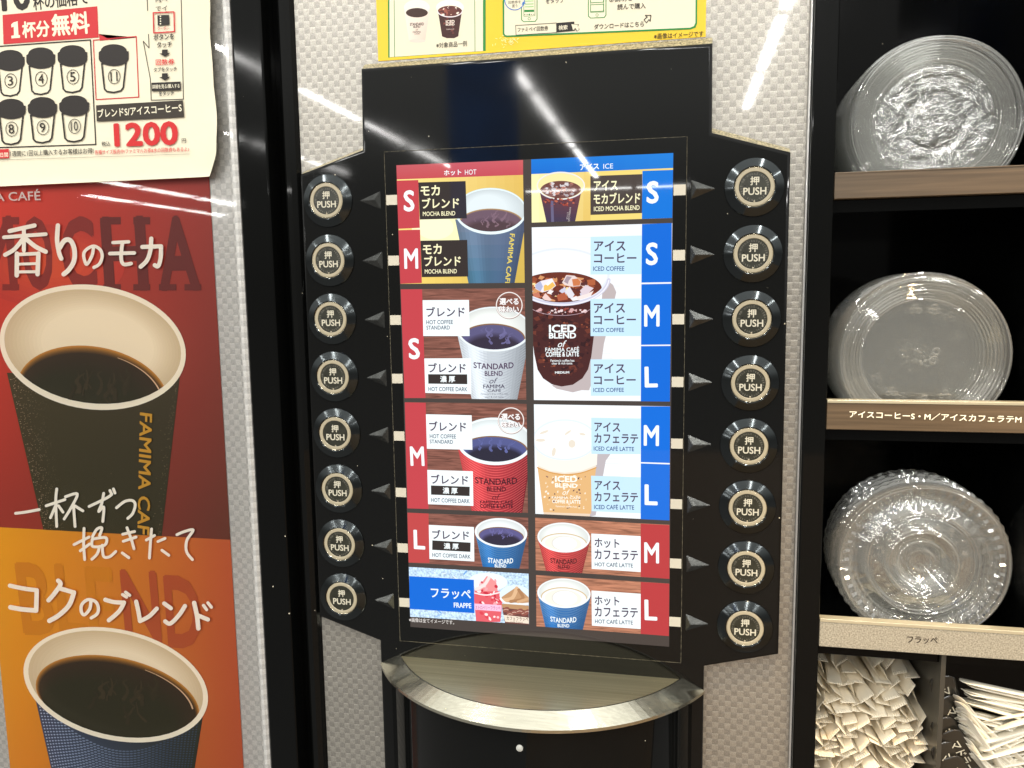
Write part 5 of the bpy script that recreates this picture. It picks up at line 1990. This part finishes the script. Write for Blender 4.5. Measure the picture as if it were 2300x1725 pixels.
random.seed(12)
sm = [sleeve_mesh('wrapped_straw', w=8.6, crimp=3.6, mat=M_PAPER), sleeve_mesh('wrapped_straw', w=7.8, thick=2.8, crimp=3.6, mat=M_PAPER)]
rows = 17
n_s = 0
for r in range(rows):
    z = -141.0 - r * 4.1
    nc = 9
    for c in range(nc):
        x = 150.2 + c * 6.4 + (3.4 if r % 2 else 0) + random.uniform(-1.2, 1.2)
        if r < 2 and random.random() < 0.4:
            continue
        if x > 204:
            continue
        roll = random.choice([-40, -28, -55, 30, 48, 62, 4, -12]) + random.uniform(-12, 12)
        y = 17 + 26 * max(0.0, 1 - r / 6.0) ** 1.3 + random.uniform(-4, 4)
        o = bpy.data.objects.new('wrapped_straw', random.choice(sm))
        COL.objects.link(o)
        o.location = (x * MM, y * MM, (z + random.uniform(-1.2, 1.2)) * MM)
        o.rotation_euler = (math.radians(random.uniform(-4, 5)), math.radians(roll), math.radians(random.uniform(-7, 9)))
        tag(o, 'white paper-wrapped straw end in the pile left of the thin divider', 'straw', 'paper-wrapped straws under the champagne shelf')

# ------------------------------------------------------------------ stirrer packets, right of the divider
M_FILM = simple('white_film', (0.74, 0.69, 0.57), 0.3, coat=0.4, noise=0.04, nscale=60)
M_BLACKFILM = simple('black_film', (0.02, 0.017, 0.012), 0.28, coat=0.4)


def packet_mesh(name, mat, w=9.0, length=90, thick=1.6, end=3.0):
    """flat stick packet with rounded ends, lying along +X"""
    mb = MB()
    secs = []
    for (x, ww, t) in ((0, w * .35, .25), (1.2, w * .8, .3), (end, w, .5), (end + 6, w, thick), (length * .5, w * 1.02, thick * 1.1), (length - 8, w, thick), (length, w * .9, .3)):
        secs.append([mb.bm.verts.new((x * MM, t / 2 * math.sin(a_) * MM, ww / 2 * math.cos(a_) * MM)) for a_ in np.linspace(0, 2 * math.pi, 11)[:-1]])
    for A, B in zip(secs, secs[1:]):
        for k in range(10):
            f = mb.bm.faces.new([A[k], A[(k + 1) % 10], B[(k + 1) % 10], B[k]])
            f.smooth = True
    mb.bm.faces.new(secs[0])
    mb.bm.faces.new(secs[-1][::-1])
    bmesh.ops.recalc_face_normals(mb.bm, faces=mb.bm.faces[:])
    me = bpy.data.meshes.new(name)
    mb.bm.to_mesh(me)
    mb.bm.free()
    me.materials.append(mat)
    return me


wp = packet_mesh('stirrer_packet', M_FILM, w=8.5, thick=1.9)
random.seed(31)
for k in range(60):
    o = bpy.data.objects.new('stirrer_packet', wp)
    COL.objects.link(o)
    if k < 20:
        base = (219 + random.uniform(-2, 5), 10 + random.uniform(-3, 4), -138 - k * 1.25 + random.uniform(-.4, .4))
        rot = (random.uniform(62, 88), random.uniform(9, 17), random.uniform(2, 12))
    elif k < 44:
        base = (216 + (k - 20) * .35 + random.uniform(-1, 1), 8 + random.uniform(-3, 4), -147 - (k - 20) * 1.5)
        rot = (random.uniform(50, 84), random.uniform(34, 58), random.uniform(0, 14))
    else:
        base = (229 + random.uniform(-4, 5), 6 + random.uniform(-3, 5), -158 - (k - 44) * 2.1)
        rot = (random.uniform(45, 85), random.uniform(-30, -12), random.uniform(0, 10))
    o.location = [v * MM for v in base]
    o.rotation_euler = [math.radians(v) for v in rot]
    tag(o, 'white stirrer packet fanned out right of the thin divider', 'packet', 'white stirrer packets')
bp_ = packet_mesh('stirrer_packet', M_BLACKFILM, w=13.0, length=60)
for k, (x, y, z, ry, rx) in enumerate(((210.5, 14, -139, 78, 8), (211.0, 12, -150, 62, -6), (210.0, 10, -160, 70, 4), (212.5, 8, -166, 58, 10), (209.6, 7, -172, 72, -4), (213, 6, -179, 64, 6))):
    o = bpy.data.objects.new('stirrer_packet', bp_)
    COL.objects.link(o)
    o.location = (x * MM, y * MM, z * MM)
    o.rotation_euler = (math.radians(rx), math.radians(ry), math.radians(6))
    tag(o, 'black stirrer packet with small white lettering standing by the thin divider', 'packet', 'black stirrer packets')
    ink('lettering', 'マドラー', (15, 0), 18, 5, M_WHITEINK, o, 0.012, -1.0)

# ------------------------------------------------------------------ the wooden counter below (seen only as a warm reflection)
mb = MB()
mb.box(-30, 1100, -1500, -72, -352, -330)
tag(mb.build('counter', [M_COUNTER]), None, None, None, 'structure')

# ------------------------------------------------------------------ the banner across the aisle that the black fascia mirrors
ban = empty('hanging_banner', 'blue hanging banner with a yellow peak, mirrored in the black fascia above the screen', 'banner', (-720, -3000, 860))
mb = MB()
mb.box(-170, 130, 0, 12, -520, 420)
mb.build('cloth', [simple('blue_banner_cloth', (0.03, 0.16, 0.55), 0.6, noise=0.3, nscale=6)], ban)
mb = MB()
mb.face([(-150, -3, -520), (10, -3, -520), (-20, -3, -120), (-70, -3, -10), (-120, -3, -130)])
mb.build('peak', [simple('yellow_banner_print', (0.80, 0.68, 0.04), 0.6)], ban)
mb = MB()
mb.face([(10, -3, -80), (60, -3, 130), (110, -3, -80), (85, -3, -80), (60, -3, 20), (36, -3, -80)])
mb.build('chevron', [simple('pale_banner_print', (0.55, 0.65, 0.75), 0.6)], ban)
